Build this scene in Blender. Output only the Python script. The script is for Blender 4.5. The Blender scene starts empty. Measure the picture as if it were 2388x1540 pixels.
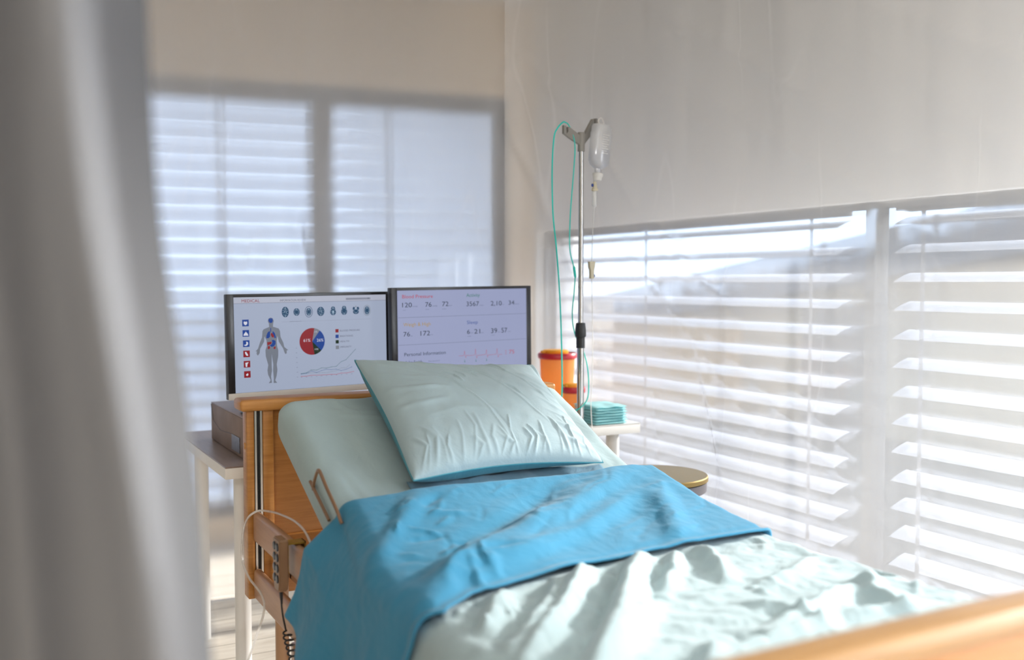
import bpy, bmesh, math, random
from mathutils import Vector, Matrix, noise
from mathutils.geometry import tessellate_polygon
random.seed(7)
PI = math.pi
S = bpy.context.scene
COL = S.collection

# ------------------------------------------------------------------ camera
cam_d = bpy.data.cameras.new('camera')
cam = bpy.data.objects.new('camera', cam_d)
COL.objects.link(cam)
cam.location = (0, 0, 1.32)
cam_d.sensor_width = 36
cam_d.sensor_fit = 'HORIZONTAL'
cam_d.lens = 35
cam.rotation_euler = (PI/2 - math.atan(110/(2388*35/36)), 0, -math.radians(28.4))
cam_d.clip_start = 0.05
cam_d.dof.use_dof = True
cam_d.dof.focus_distance = 2.95
cam_d.dof.aperture_fstop = 1.5
S.camera = cam

# ------------------------------------------------------------------ sky, sun, exposure
w = bpy.data.worlds.new('sky')
S.world = w
w.use_nodes = True
bg = w.node_tree.nodes['Background']
bg.inputs['Color'].default_value = (0.60, 0.76, 1.0, 1)
bg.inputs['Strength'].default_value = 2.9
sun_d = bpy.data.lights.new('sun', 'SUN')
sun_d.energy = 20.0
sun_d.angle = math.radians(6)
sun_d.color = (1.0, 0.95, 0.88)
sun = bpy.data.objects.new('sun', sun_d)
COL.objects.link(sun)
_sd = Vector((0.92, -0.04, 0.36)).normalized()      # towards the sun
sun.rotation_euler = _sd.to_track_quat('Z', 'Y').to_euler()
sun.location = (8, 5, 6)

# added fill lamp outside the unseen side windows, brightens the walls
dl = bpy.data.lights.new('side_fill', 'AREA'); dl.shape = 'RECTANGLE'; dl.size = 2.1; dl.size_y = 2.9
dl.energy = 320; dl.color = (0.93, 0.96, 1.0)
dlo = bpy.data.objects.new('side_fill', dl); COL.objects.link(dlo)
dlo.location = (3.15, -0.65, 1.3); dlo.rotation_euler = (0, math.radians(90), 0)

S.view_settings.view_transform = 'Standard'
S.view_settings.look = 'None'
S.view_settings.gamma = 1
S.view_settings.use_curve_mapping = False
S.view_settings.exposure = 0.22
S.render.engine = 'CYCLES'
S.cycles.use_denoising = True
S.cycles.max_bounces = 10
S.cycles.diffuse_bounces = 5
S.cycles.transparent_max_bounces = 24
S.cycles.sample_clamp_indirect = 6.0
S.cycles.caustics_reflective = False
S.cycles.caustics_refractive = False

# ------------------------------------------------------------------ helpers
class MB:
    """collects shapes, then links them as one mesh object"""
    def __init__(s):
        s.v = []; s.f = []; s.m = []; s.sm = []
    def add(s, vs, fs, mi=0, smooth=False):
        o = len(s.v)
        s.v += [tuple(p) for p in vs]
        for f in fs:
            s.f.append(tuple(i + o for i in f)); s.m.append(mi); s.sm.append(smooth)
    def bm(s, b, mi=0, smooth=False, M=None):
        b.verts.ensure_lookup_table(); b.verts.index_update()
        vs = [(M @ v.co if M else v.co.copy()) for v in b.verts]
        s.add(vs, [[v.index for v in f.verts] for f in b.faces], mi, smooth)
        b.free()
    def box(s, x0, x1, y0, y1, z0, z1, bev=0.0, seg=2, mi=0, M=None, smooth=False):
        b = bmesh.new()
        bmesh.ops.create_cube(b, size=1)
        for v in b.verts:
            v.co = Vector(((x0+x1)/2 + v.co.x*(x1-x0), (y0+y1)/2 + v.co.y*(y1-y0), (z0+z1)/2 + v.co.z*(z1-z0)))
        if bev > 0:
            bmesh.ops.bevel(b, geom=b.edges[:], offset=bev, segments=seg, affect='EDGES', profile=0.5)
        s.bm(b, mi, smooth or bev > 0, M)
        return s
    def tube(s, pts, r, n=10, mi=0, caps=True, closed=False):
        pts = [Vector(p) for p in pts]
        N = len(pts)
        rr = r if isinstance(r, (list, tuple)) else [r]*N
        tg = []
        for i in range(N):
            if closed:
                t = pts[(i+1) % N] - pts[i-1]
            else:
                t = pts[min(i+1, N-1)] - pts[max(i-1, 0)]
            tg.append(t.normalized())
        a = Vector((0, 0, 1)) if abs(tg[0].z) < 0.9 else Vector((1, 0, 0))
        u = tg[0].cross(a).normalized()
        vs = []
        for i in range(N):
            u = (u - tg[i]*u.dot(tg[i]))
            u = u.normalized() if u.length > 1e-6 else tg[i].orthogonal().normalized()
            w_ = tg[i].cross(u)
            for k in range(n):
                t = 2*PI*k/n
                vs.append(pts[i] + (u*math.cos(t) + w_*math.sin(t))*rr[i])
        fs = []
        for i in range(N if closed else N-1):
            j = (i+1) % N
            for k in range(n):
                fs.append((i*n+k, i*n+(k+1) % n, j*n+(k+1) % n, j*n+k))
        s.add(vs, fs, mi, True)
        if caps and not closed:
            s.add(vs[:n], [tuple(reversed(range(n)))], mi)
            s.add(vs[-n:], [tuple(range(n))], mi)
        return s
    def lathe(s, prof, c=(0, 0, 0), n=40, sx=1, sy=1, mi=0, M=None):
        vs = []
        for r, z in prof:
            for k in range(n):
                t = 2*PI*k/n
                p = Vector((c[0]+r*sx*math.cos(t), c[1]+r*sy*math.sin(t), c[2]+z))
                vs.append(M @ p if M else p)
        fs = []
        for i in range(len(prof)-1):
            for k in range(n):
                fs.append((i*n+k, i*n+(k+1) % n, (i+1)*n+(k+1) % n, (i+1)*n+k))
        s.add(vs, fs, mi, True)
        if prof[0][0] > 1e-5: s.add(vs[:n], [tuple(reversed(range(n)))], mi)
        if prof[-1][0] > 1e-5: s.add(vs[-n:], [tuple(range(n))], mi)
        return s
    def prism(s, poly, d, mi=0, M=None):
        """poly in local x,z; extruded from y=0 to y=d"""
        n = len(poly)
        vs = [Vector((x, 0, z)) for x, z in poly] + [Vector((x, d, z)) for x, z in poly]
        if M: vs = [M @ p for p in vs]
        fs = [tuple(range(n)), tuple(reversed(range(n, 2*n)))]
        fs += [(i, i+n, (i+1) % n+n, (i+1) % n) for i in range(n)]
        s.add(vs, fs, mi)
        return s
    def grid(s, fn, nu, nv, mi=0):
        vs = [fn(i/(nu-1), j/(nv-1)) for j in range(nv) for i in range(nu)]
        fs = [(j*nu+i, j*nu+i+1, (j+1)*nu+i+1, (j+1)*nu+i) for j in range(nv-1) for i in range(nu-1)]
        s.add(vs, fs, mi, True)
        return s
    def build(s, name, mat, parent=None, loc=None, rot=None):
        me = bpy.data.meshes.new(name)
        me.from_pydata([tuple(p) for p in s.v], [], s.f)
        for m in (mat if isinstance(mat, (list, tuple)) else [mat]):
            me.materials.append(m)
        me.polygons.foreach_set('material_index', s.m)
        me.polygons.foreach_set('use_smooth', s.sm)
        me.update()
        b = bmesh.new(); b.from_mesh(me)
        bmesh.ops.recalc_face_normals(b, faces=b.faces[:])
        b.to_mesh(me); b.free()
        try:
            me.set_sharp_from_angle(angle=math.radians(40))
        except Exception:
            pass
        o = bpy.data.objects.new(name, me)
        COL.objects.link(o)
        if parent: o.parent = parent
        if loc: o.location = loc
        if rot: o.rotation_euler = rot
        return o

def tag(o, label, cat, group=None, kind=None):
    o['label'] = label; o['category'] = cat
    if group: o['group'] = group
    if kind: o['kind'] = kind
    return o
def thing(name, label, cat, loc=(0, 0, 0), rot=(0, 0, 0), group=None):
    o = bpy.data.objects.new(name, None)
    o.empty_display_size = 0.1
    COL.objects.link(o)
    o.location = loc; o.rotation_euler = rot
    return tag(o, label, cat, group)
def struct(o):
    o['kind'] = 'structure'
    return o
def spline(pts, k=10):
    """smooth Catmull-Rom path through points"""
    P = [Vector(p) for p in pts]
    P = [P[0]*2-P[1]] + P + [P[-1]*2-P[-2]]
    out = []
    for i in range(1, len(P)-2):
        for j in range(k):
            t = j/k
            a, b, c, d = P[i-1], P[i], P[i+1], P[i+2]
            out.append(0.5*((2*b) + (c-a)*t + (2*a-5*b+4*c-d)*t*t + (3*b-a-3*c+d)*t**3))
    out.append(P[-2])
    return out
def interp(x, xs, ys):
    if x <= xs[0]: return ys[0]
    for i in range(len(xs)-1):
        if x <= xs[i+1]:
            t = (x-xs[i])/(xs[i+1]-xs[i])
            return ys[i]+(ys[i+1]-ys[i])*t
    return ys[-1]
def sstep(a, b, x):
    t = min(1, max(0, (x-a)/(b-a)))
    return t*t*(3-2*t)
def nz(x, y, z=0.0):
    return noise.noise(Vector((x, y, z)))

# ------------------------------------------------------------------ materials
def mat(name, col, rough=0.6, metal=0.0, bump=0.0, bscale=60, spec=0.5, var=0.0, vscale=8, stretch=(1, 1, 1), sheen=0.0, emit=0.0, transl=0.0, coat=0.0):
    m = bpy.data.materials.new(name); m.use_nodes = True
    nt = m.node_tree; N = nt.nodes; Lk = nt.links
    b = N['Principled BSDF']
    c4 = (col[0], col[1], col[2], 1)
    b.inputs['Base Color'].default_value = c4
    b.inputs['Roughness'].default_value = rough
    b.inputs['Metallic'].default_value = metal
    b.inputs['Specular IOR Level'].default_value = spec
    if sheen: b.inputs['Sheen Weight'].default_value = sheen
    if coat: b.inputs['Coat Weight'].default_value = coat
    if emit:
        b.inputs['Emission Color'].default_value = c4
        b.inputs['Emission Strength'].default_value = emit
    if bump or var:
        tc = N.new('ShaderNodeTexCoord'); mp = N.new('ShaderNodeMapping')
        mp.inputs['Scale'].default_value = stretch
        Lk.new(tc.outputs['Object'], mp.inputs['Vector'])
        if var:
            t = N.new('ShaderNodeTexNoise'); t.inputs['Scale'].default_value = vscale; t.inputs['Detail'].default_value = 5
            Lk.new(mp.outputs['Vector'], t.inputs['Vector'])
            r = N.new('ShaderNodeValToRGB')
            r.color_ramp.elements[0].position = 0.3; r.color_ramp.elements[1].position = 0.7
            r.color_ramp.elements[0].color = tuple(max(0, c*(1-var)) for c in col) + (1,)
            r.color_ramp.elements[1].color = tuple(min(1, c*(1+var)) for c in col) + (1,)
            Lk.new(t.outputs['Fac'], r.inputs['Fac'])
            Lk.new(r.outputs['Color'], b.inputs['Base Color'])
        if bump:
            t2 = N.new('ShaderNodeTexNoise'); t2.inputs['Scale'].default_value = bscale; t2.inputs['Detail'].default_value = 4
            Lk.new(mp.outputs['Vector'], t2.inputs['Vector'])
            bp = N.new('ShaderNodeBump'); bp.inputs['Strength'].default_value = bump; bp.inputs['Distance'].default_value = 0.01
            Lk.new(t2.outputs['Fac'], bp.inputs['Height'])
            Lk.new(bp.outputs['Normal'], b.inputs['Normal'])
    if transl:
        tr = N.new('ShaderNodeBsdfTranslucent'); tr.inputs['Color'].default_value = c4
        mx = N.new('ShaderNodeMixShader'); mx.inputs['Fac'].default_value = transl
        Lk.new(b.outputs[0], mx.inputs[1]); Lk.new(tr.outputs[0], mx.inputs[2])
        Lk.new(mx.outputs[0], N['Material Output'].inputs['Surface'])
    return m

def see_through(name, clear, tint=(1, 1, 1), haze=(0.9, 0.9, 0.92), transl=0.5, gloss=0.06, rough=0.25, blur=0.0, blur_rough=0.1, ior=1.06, crease=0.0, bump=0.0, bscale=6, stretch=(1, 1, 1)):
    """plastic film: part clear, part milky (scattering front and back), a little gloss"""
    m = bpy.data.materials.new(name); m.use_nodes = True
    nt = m.node_tree; N = nt.nodes; Lk = nt.links
    N.remove(N['Principled BSDF'])
    out = N['Material Output']
    tp = N.new('ShaderNodeBsdfTransparent'); tp.inputs['Color'].default_value = tint + (1,)
    df = N.new('ShaderNodeBsdfDiffuse'); df.inputs['Color'].default_value = haze + (1,)
    tl = N.new('ShaderNodeBsdfTranslucent'); tl.inputs['Color'].default_value = haze + (1,)
    gl = N.new('ShaderNodeBsdfGlossy'); gl.inputs['Roughness'].default_value = rough
    m1 = N.new('ShaderNodeMixShader'); m1.inputs['Fac'].default_value = transl
    Lk.new(df.outputs[0], m1.inputs[1]); Lk.new(tl.outputs[0], m1.inputs[2])
    m2 = N.new('ShaderNodeMixShader'); m2.inputs['Fac'].default_value = clear
    Lk.new(m1.outputs[0], m2.inputs[1])
    if blur:
        rf = N.new('ShaderNodeBsdfRefraction'); rf.inputs['IOR'].default_value = ior; rf.inputs['Roughness'].default_value = blur_rough
        mb = N.new('ShaderNodeMixShader'); mb.inputs['Fac'].default_value = blur
        Lk.new(tp.outputs[0], mb.inputs[1]); Lk.new(rf.outputs[0], mb.inputs[2])
        Lk.new(mb.outputs[0], m2.inputs[2])
    else:
        Lk.new(tp.outputs[0], m2.inputs[2])
    m3 = N.new('ShaderNodeMixShader'); m3.inputs['Fac'].default_value = gloss
    Lk.new(m2.outputs[0], m3.inputs[1]); Lk.new(gl.outputs[0], m3.inputs[2])
    Lk.new(m3.outputs[0], out.inputs['Surface'])
    if bump:
        tc = N.new('ShaderNodeTexCoord'); mp = N.new('ShaderNodeMapping'); mp.inputs['Scale'].default_value = stretch
        t2 = N.new('ShaderNodeTexNoise'); t2.inputs['Scale'].default_value = bscale; t2.inputs['Detail'].default_value = 5; t2.inputs['Distortion'].default_value = 0.6
        bp = N.new('ShaderNodeBump'); bp.inputs['Strength'].default_value = bump; bp.inputs['Distance'].default_value = 0.03
        Lk.new(tc.outputs['Object'], mp.inputs['Vector']); Lk.new(mp.outputs['Vector'], t2.inputs['Vector'])
        hgt = t2.outputs['Fac']
        if crease:
            mc = N.new('ShaderNodeMapping'); mc.inputs['Rotation'].default_value = (0.75, 0.25, 0.1); mc.inputs['Scale'].default_value = (1.3, 1.3, 0.30)
            tn = N.new('ShaderNodeTexNoise'); tn.inputs['Scale'].default_value = 2.6; tn.inputs['Detail'].default_value = 1.0; tn.inputs['Distortion'].default_value = 0.15
            s1 = N.new('ShaderNodeMath'); s1.operation = 'SUBTRACT'; s1.inputs[1].default_value = 0.5
            s2 = N.new('ShaderNodeMath'); s2.operation = 'ABSOLUTE'
            s3 = N.new('ShaderNodeMapRange'); s3.inputs['From Min'].default_value = 0.0; s3.inputs['From Max'].default_value = 0.016; s3.inputs['To Min'].default_value = 1; s3.inputs['To Max'].default_value = 0
            Lk.new(tc.outputs['Object'], mc.inputs['Vector']); Lk.new(mc.outputs['Vector'], tn.inputs['Vector'])
            Lk.new(tn.outputs['Fac'], s1.inputs[0]); Lk.new(s1.outputs[0], s2.inputs[0]); Lk.new(s2.outputs[0], s3.inputs['Value'])
            # creases only here and there
            tm = N.new('ShaderNodeTexNoise'); tm.inputs['Scale'].default_value = 1.7; Lk.new(tc.outputs['Object'], tm.inputs['Vector'])
            sm = N.new('ShaderNodeMapRange'); sm.inputs['From Min'].default_value = 0.45; sm.inputs['From Max'].default_value = 0.62; Lk.new(tm.outputs['Fac'], sm.inputs['Value'])
            s4 = N.new('ShaderNodeMath'); s4.operation = 'MULTIPLY'; Lk.new(s3.outputs[0], s4.inputs[0]); Lk.new(sm.outputs[0], s4.inputs[1])
            s5 = N.new('ShaderNodeMath'); s5.operation = 'MULTIPLY_ADD'; s5.inputs[1].default_value = -crease; s5.inputs[2].default_value = clear
            Lk.new(s4.outputs[0], s5.inputs[0]); Lk.new(s5.outputs[0], m2.inputs['Fac'])
            s6 = N.new('ShaderNodeMath'); s6.operation = 'MULTIPLY_ADD'; s6.inputs[1].default_value = 0.10; Lk.new(s4.outputs[0], s6.inputs[0]); Lk.new(hgt, s6.inputs[2])
            hgt = s6.outputs[0]
        Lk.new(hgt, bp.inputs['Height'])
        for q in (gl, df, tl): Lk.new(bp.outputs['Normal'], q.inputs['Normal'])
    return m

def wood(name, c1, c2, rough=0.4, scale=(3, 3, 40), bump=0.05):
    m = bpy.data.materials.new(name); m.use_nodes = True
    nt = m.node_tree; N = nt.nodes; Lk = nt.links
    b = N['Principled BSDF']; b.inputs['Roughness'].default_value = rough
    tc = N.new('ShaderNodeTexCoord'); mp = N.new('ShaderNodeMapping'); mp.inputs['Scale'].default_value = scale
    t = N.new('ShaderNodeTexNoise'); t.inputs['Scale'].default_value = 3; t.inputs['Detail'].default_value = 8; t.inputs['Roughness'].default_value = 0.65; t.inputs['Distortion'].default_value = 0.3
    r = N.new('ShaderNodeValToRGB')
    r.color_ramp.elements[0].position = 0.32; r.color_ramp.elements[1].position = 0.68
    r.color_ramp.elements[0].color = c1 + (1,); r.color_ramp.elements[1].color = c2 + (1,)
    Lk.new(tc.outputs['Object'], mp.inputs['Vector']); Lk.new(mp.outputs['Vector'], t.inputs['Vector'])
    Lk.new(t.outputs['Fac'], r.inputs['Fac']); Lk.new(r.outputs['Color'], b.inputs['Base Color'])
    bp = N.new('ShaderNodeBump'); bp.inputs['Strength'].default_value = bump; bp.inputs['Distance'].default_value = 0.004
    Lk.new(t.outputs['Fac'], bp.inputs['Height']); Lk.new(bp.outputs['Normal'], b.inputs['Normal'])
    return m

def cloth(name, col, bump=0.25, weave=True, transl=0.12):
    """cotton: soft sheen, crumple creases and a faint weave"""
    m = mat(name, col, rough=0.85, spec=0.2, sheen=0.15, transl=transl)
    nt = m.node_tree; N = nt.nodes; Lk = nt.links; b = N['Principled BSDF']
    tc = N.new('ShaderNodeTexCoord')
    t = N.new('ShaderNodeTexNoise'); t.inputs['Scale'].default_value = 9; t.inputs['Detail'].default_value = 6; t.inputs['Distortion'].default_value = 1.2
    v = N.new('ShaderNodeTexNoise'); v.inputs['Scale'].default_value = 260; v.inputs['Detail'].default_value = 2
    Lk.new(tc.outputs['Object'], t.inputs['Vector']); Lk.new(tc.outputs['Object'], v.inputs['Vector'])
    b1 = N.new('ShaderNodeBump'); b1.inputs['Strength'].default_value = bump; b1.inputs['Distance'].default_value = 0.03
    b2 = N.new('ShaderNodeBump'); b2.inputs['Strength'].default_value = 0.15; b2.inputs['Distance'].default_value = 0.002
    Lk.new(t.outputs['Fac'], b1.inputs['Height']); Lk.new(v.outputs['Fac'], b2.inputs['Height'])
    Lk.new(b1.outputs['Normal'], b2.inputs['Normal']); Lk.new(b2.outputs['Normal'], b.inputs['Normal'])
    return m

M_wall_beige = mat('beige_paint', (0.84, 0.66, 0.46), 0.8, bump=0.05, bscale=120, var=0.05, vscale=2)
M_wall = mat('white_paint', (0.90, 0.885, 0.86), 0.8, bump=0.05, bscale=120)
M_wall_dark = mat('taupe_paint', (0.36, 0.34, 0.31), 0.8, bump=0.05, bscale=120)
M_ceil = mat('ceiling_paint', (0.75, 0.72, 0.68), 0.85)
M_frame = mat('grey_window_frame', (0.085, 0.088, 0.105), 0.45)
M_framew = mat('pale_grey_frame', (0.20, 0.20, 0.205), 0.45)
M_pane = see_through('window_glass', 0.97, tint=(0.96, 0.97, 0.98), gloss=0.04, rough=0.02, transl=0.0)
M_slat = mat('white_blind_slats', (0.86, 0.87, 0.90), 0.5, transl=0.55)
M_slatb = mat('translucent_blind_slats', (0.88, 0.89, 0.92), 0.5, transl=0.82)
M_cord = mat('grey_blind_cord', (0.25, 0.25, 0.27), 0.8)
M_film = see_through('clear_plastic_film', 0.62, haze=(0.94, 0.93, 0.94), transl=0.075, gloss=0.04, rough=0.4, blur=0.34, blur_rough=0.3, ior=1.08, bump=0.45, bscale=2.2, stretch=(1, 1, 0.35), crease=0.09)
M_filmb = see_through('milky_plastic_film', 0.65, haze=(0.92, 0.92, 0.94), transl=0.2, gloss=0.05, rough=0.35, blur=0.75, blur_rough=0.35, ior=1.13, bump=0.45, bscale=2.2, stretch=(1, 1, 0.35), crease=0.09)
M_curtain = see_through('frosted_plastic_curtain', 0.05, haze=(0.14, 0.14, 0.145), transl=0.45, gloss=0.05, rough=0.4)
M_wood = wood('beech_wood', (0.37, 0.155, 0.035), (0.51, 0.24, 0.062), 0.38, (2, 2, 30))
M_woodh = wood('beech_panel', (0.36, 0.15, 0.034), (0.47, 0.215, 0.055), 0.42, (2.2, 2, 30), 0.04)
M_rail = wood('pale_beech_rail', (0.40, 0.21, 0.11), (0.48, 0.27, 0.15), 0.42, (40, 2, 30), 0.03)
M_foot = wood('oak_footboard', (0.30, 0.165, 0.062), (0.385, 0.225, 0.095), 0.35, (2, 30, 30), 0.03)
M_tan = mat('tan_enamel', (0.42, 0.24, 0.125), 0.4, coat=0.3)
M_ctrl = mat('brown_plastic', (0.27, 0.155, 0.085), 0.4)
M_hoop = mat('brown_enamel', (0.20, 0.105, 0.05), 0.4, coat=0.3)
M_alu = mat('brushed_aluminium', (0.72, 0.72, 0.70), 0.35, 1.0)
M_black = mat('black_plastic', (0.012, 0.012, 0.014), 0.4)
M_bezel = mat('black_bezel', (0.014, 0.014, 0.017), 0.35)
M_chin = mat('silver_plastic', (0.62, 0.59, 0.55), 0.4)
M_chrome = mat('chrome_steel', (0.50, 0.49, 0.48), 0.12, 1.0)
M_greyp = mat('grey_plastic', (0.22, 0.205, 0.185), 0.45)
M_white = mat('white_laminate', (0.80, 0.78, 0.74), 0.4)
M_top = wood('greybrown_laminate', (0.23, 0.175, 0.15), (0.29, 0.225, 0.195), 0.35, (30, 3, 3), 0.02)
M_leg = mat('white_enamel', (0.75, 0.74, 0.72), 0.35)
M_mint = cloth('mint_cotton', (0.385, 0.495, 0.52), 0.26, transl=0.02)
M_sheet = cloth('mint_fitted_sheet', (0.37, 0.48, 0.50), 0.14, transl=0.0)
M_pil = cloth('mint_pillowcase', (0.39, 0.505, 0.545), 0.16, transl=0.03)
M_blue = cloth('blue_cotton', (0.042, 0.245, 0.41), 0.18, transl=0.02)
M_pblue = cloth('blue_pillow_back', (0.07, 0.30, 0.38), 0.2)
M_under = cloth('greyblue_sheet', (0.16, 0.30, 0.40), 0.4)
M_orange = mat('orange_plastic', (1.0, 0.70, 0.30), 0.35, transl=0.7)
M_red = mat('red_plastic', (0.50, 0.015, 0.03), 0.35)
M_yellow = mat('yellow_plastic', (1.0, 0.50, 0.04), 0.4, transl=0.3)
M_teal = mat('teal_tubing', (0.04, 0.74, 0.66), 0.35, transl=0.5)
M_clearp = see_through('clear_tube_plastic', 0.55, haze=(0.9, 0.9, 0.88), transl=0.5, gloss=0.12, rough=0.15)
M_bottle = see_through('milky_bottle_plastic', 0.58, tint=(0.95, 0.95, 0.96), haze=(0.88, 0.88, 0.88), transl=0.5, gloss=0.10, rough=0.15)
M_liquid = see_through('saline', 0.80, tint=(0.90, 0.91, 0.95), haze=(0.75, 0.77, 0.82), gloss=0.04)
M_ivory = mat('ivory_plastic', (0.72, 0.66, 0.50), 0.4, transl=0.3)
M_capw = mat('white_cap', (0.82, 0.80, 0.77), 0.4, transl=0.3)
M_bluecap = mat('blue_cap', (0.01, 0.04, 0.25), 0.4)
M_nap = cloth('teal_folded_cloth', (0.48, 0.86, 0.89), 0.2, transl=0.3)
M_brass = mat('brushed_brass', (0.25, 0.175, 0.065), 0.5, 0.9, bump=0.05, bscale=30, stretch=(1, 14, 1))
M_dark = mat('dark_grey_metal', (0.14, 0.13, 0.14), 0.5, 0.5)
M_box = mat('brown_card', (0.25, 0.18, 0.15), 0.6, bump=0.08, bscale=30, var=0.12, vscale=10)
M_boxtop = mat('brown_card_lid', (0.27, 0.20, 0.185), 0.4, bump=0.05, bscale=40)
M_tape = mat('grey_foil_tape', (0.13, 0.13, 0.15), 0.3, 0.3, var=0.35, vscale=60)
M_btn = mat('dark_buttons', (0.03, 0.035, 0.045), 0.35)
M_brassy = mat('yellow_hook', (0.45, 0.30, 0.06), 0.35, 0.6)

# floor planks
def plank_mat():
    m = wood('whitewashed_planks', (0.62, 0.55, 0.46), (0.82, 0.77, 0.68), 0.45, (2, 14, 2), 0.03)
    nt = m.node_tree; N = nt.nodes; Lk = nt.links; b = N['Principled BSDF']
    tc = N.new('ShaderNodeTexCoord'); br = N.new('ShaderNodeTexBrick')
    br.inputs['Scale'].default_value = 1; br.inputs['Brick Width'].default_value = 1.3; br.inputs['Row Height'].default_value = 0.14
    br.inputs['Mortar Size'].default_value = 0.003
    br.inputs['Color1'].default_value = (1, 1, 1, 1); br.inputs['Color2'].default_value = (0.86, 0.85, 0.83, 1); br.inputs['Mortar'].default_value = (0.4, 0.36, 0.3, 1)
    mx = N.new('ShaderNodeMix'); mx.data_type = 'RGBA'; mx.blend_type = 'MULTIPLY'; mx.inputs[0].default_value = 1
    src = b.inputs['Base Color'].links[0].from_socket
    Lk.new(tc.outputs['Object'], br.inputs['Vector'])
    Lk.new(src, mx.inputs[6]); Lk.new(br.outputs['Color'], mx.inputs[7]); Lk.new(mx.outputs[2], b.inputs['Base Color'])
    return m
M_floor = plank_mat()

# ------------------------------------------------------------------ the room
ZC = 2.85
struct(MB().box(-2.6, 2.72, -3.2, 6.0, -0.10, 0.0).build('floor', M_floor))
struct(MB().box(-2.6, 3.0, -3.2, 6.0, ZC, ZC+0.12).build('ceiling', M_ceil))
struct(MB().box(-2.72, -2.6, -3.2, 6.0, 0, ZC).build('wall_left', M_wall_dark))
struct(MB().box(-2.6, 3.0, -3.32, -3.2, 0, ZC).build('wall_front', M_wall_dark))
# right wall, X = 2.7, window openings between piers
WX0, WX1 = 2.70, 2.94
RW_Z0, RW_Z1 = 0.22, 1.60
mb = MB()
mb.box(WX0, WX1, -3.2, 4.80, 0, RW_Z0)
mb.box(WX0, WX1, 0.93, 4.80, RW_Z1, ZC); mb.box(WX0, WX1, -3.2, 0.93, 2.45, ZC)
piers = [(-3.2, -2.2), (-0.9, -0.72), (0.93, 1.07), (4.72, 4.80)]
for a, b in piers: mb.box(WX0, WX1, a, b, RW_Z0, RW_Z1 if b > 0.9 else 2.45)
struct(mb.build('wall_right', M_wall))
# back wall: frame at (2.7, 4.8), turned 8 degrees, local x to the left is negative
BM = Matrix.Translation((2.70, 4.80, 0)) @ Matrix.Rotation(math.radians(-8), 4, 'Z')
BW_Z0, BW_Z1 = 0.12, 2.35
mb = MB()
mb.box(-5.4, 0.24, 0, 0.24, 0, BW_Z0, M=BM)
mb.box(-5.4, 0.24, 0, 0.24, BW_Z1, ZC, M=BM)
for a, b in [(-5.4, -3.3), (-0.12, 0.24)]: mb.box(a, b, 0, 0.24, BW_Z0, BW_Z1, M=BM)
struct(mb.build('wall_back', M_wall_beige))

def window(n, Mx, x0, x1, z0, z1, fw=0.05, head=0.0, fm=None):
    """frame ring and pane in the opening; local y points outside"""
    o = bpy.data.objects.new('window_%d' % n, None); COL.objects.link(o); struct(o)
    f = MB()
    f.box(x0, x1, 0.05, 0.12, z0, z0+fw, M=Mx); f.box(x0, x1, 0.05, 0.12, z1-fw-head, z1, M=Mx)
    f.box(x0, x0+fw, 0.05, 0.12, z0+fw, z1-fw-head, M=Mx); f.box(x1-fw, x1, 0.05, 0.12, z0+fw, z1-fw-head, M=Mx)
    f.build('window_frame', fm or M_frame, o)
    MB().box(x0+fw, x1-fw, 0.08, 0.088, z0+fw, z1-fw-head, M=Mx).build('pane', M_pane, o)
    return o
RM = Matrix.Translation((2.70, 0, 0)) @ Matrix.Rotation(math.radians(-90), 4, 'Z')   # local x = -Y, local y = +X
window(1, BM, -3.3, -1.10, BW_Z0, BW_Z1, 0.055, 0.03)
window(2, BM, -1.10, -0.12, BW_Z0, BW_Z1, 0.055, 0.03)
window(3, RM, -4.72, -2.465, RW_Z0, RW_Z1, 0.02, 0, M_framew)
window(4, RM, -2.465, -1.07, RW_Z0, RW_Z1, 0.02, 0, M_framew)
window(5, RM, -0.93, 0.72, RW_Z0, 2.45, 0.03, 0, M_framew)  # unseen windows, made taller and left without blinds to admit fill light
window(6, RM, 0.9, 2.2, RW_Z0, 2.45, 0.03, 0, M_framew)

def blind(Mx, x0, x1, z0, z1, pitch, wid, tilt, yoff, label, cords, group, hm=None):
    hm = hm or M_framew
    r = thing('venetian_blind', label, 'blind', tuple(Mx @ Vector(((x0+x1)/2, yoff, z0))), (0, 0, 0), group)
    inv = Matrix.Translation(-r.location)
    M2 = inv @ Mx
    s = MB(); z = z0+0.02
    dy, dz = math.cos(tilt)*wid/2, math.sin(tilt)*wid/2
    while z < z1-0.03:
        vs = []; K = 6
        for side in (0, 1):
            for k in range(K+1):
                t = -1+2*k/K
                cr = 0.003*(1-t*t)
                y = yoff + dy*t - math.sin(tilt)*cr; zz = z + dz*t + math.cos(tilt)*cr - 0.0012*side
                for x in (x0, x1): vs.append(M2 @ Vector((x, y, zz)))
        fs = []
        n = 2*(K+1)
        for k in range(K):
            fs.append((2*k, 2*k+1, 2*k+3, 2*k+2)); fs.append((n+2*k+2, n+2*k+3, n+2*k+1, n+2*k))
        fs += [(0, n, n+1, 1), (2*K, 2*K+1, n+2*K+1, n+2*K)]
        s.add(vs, fs, 0, False)
        z += pitch
    s.build('slats', M_slatb if hm is M_frame else M_slat, r)
    MB().box(x0, x1, yoff-0.04, yoff+0.04, z1-0.03, z1+0.02, 0.004, M=M2).build('headrail', hm, r)
    for c in cords:
        MB().box(c-0.008, c+0.008, yoff-wid/2-0.004, yoff-wid/2-0.002, z0, z1, M=M2).build('ladder_cord', M_cord, r)
    return r
g = 'venetian blinds outside the windows'
T1 = math.radians(21)
blind(RM, -4.718, -2.692, RW_Z0, RW_Z1, 0.1, 0.085, T1, 0.17, 'white slatted blind right of the drip stand, left of the wide pier', [-3.88, -2.815], g)
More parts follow.
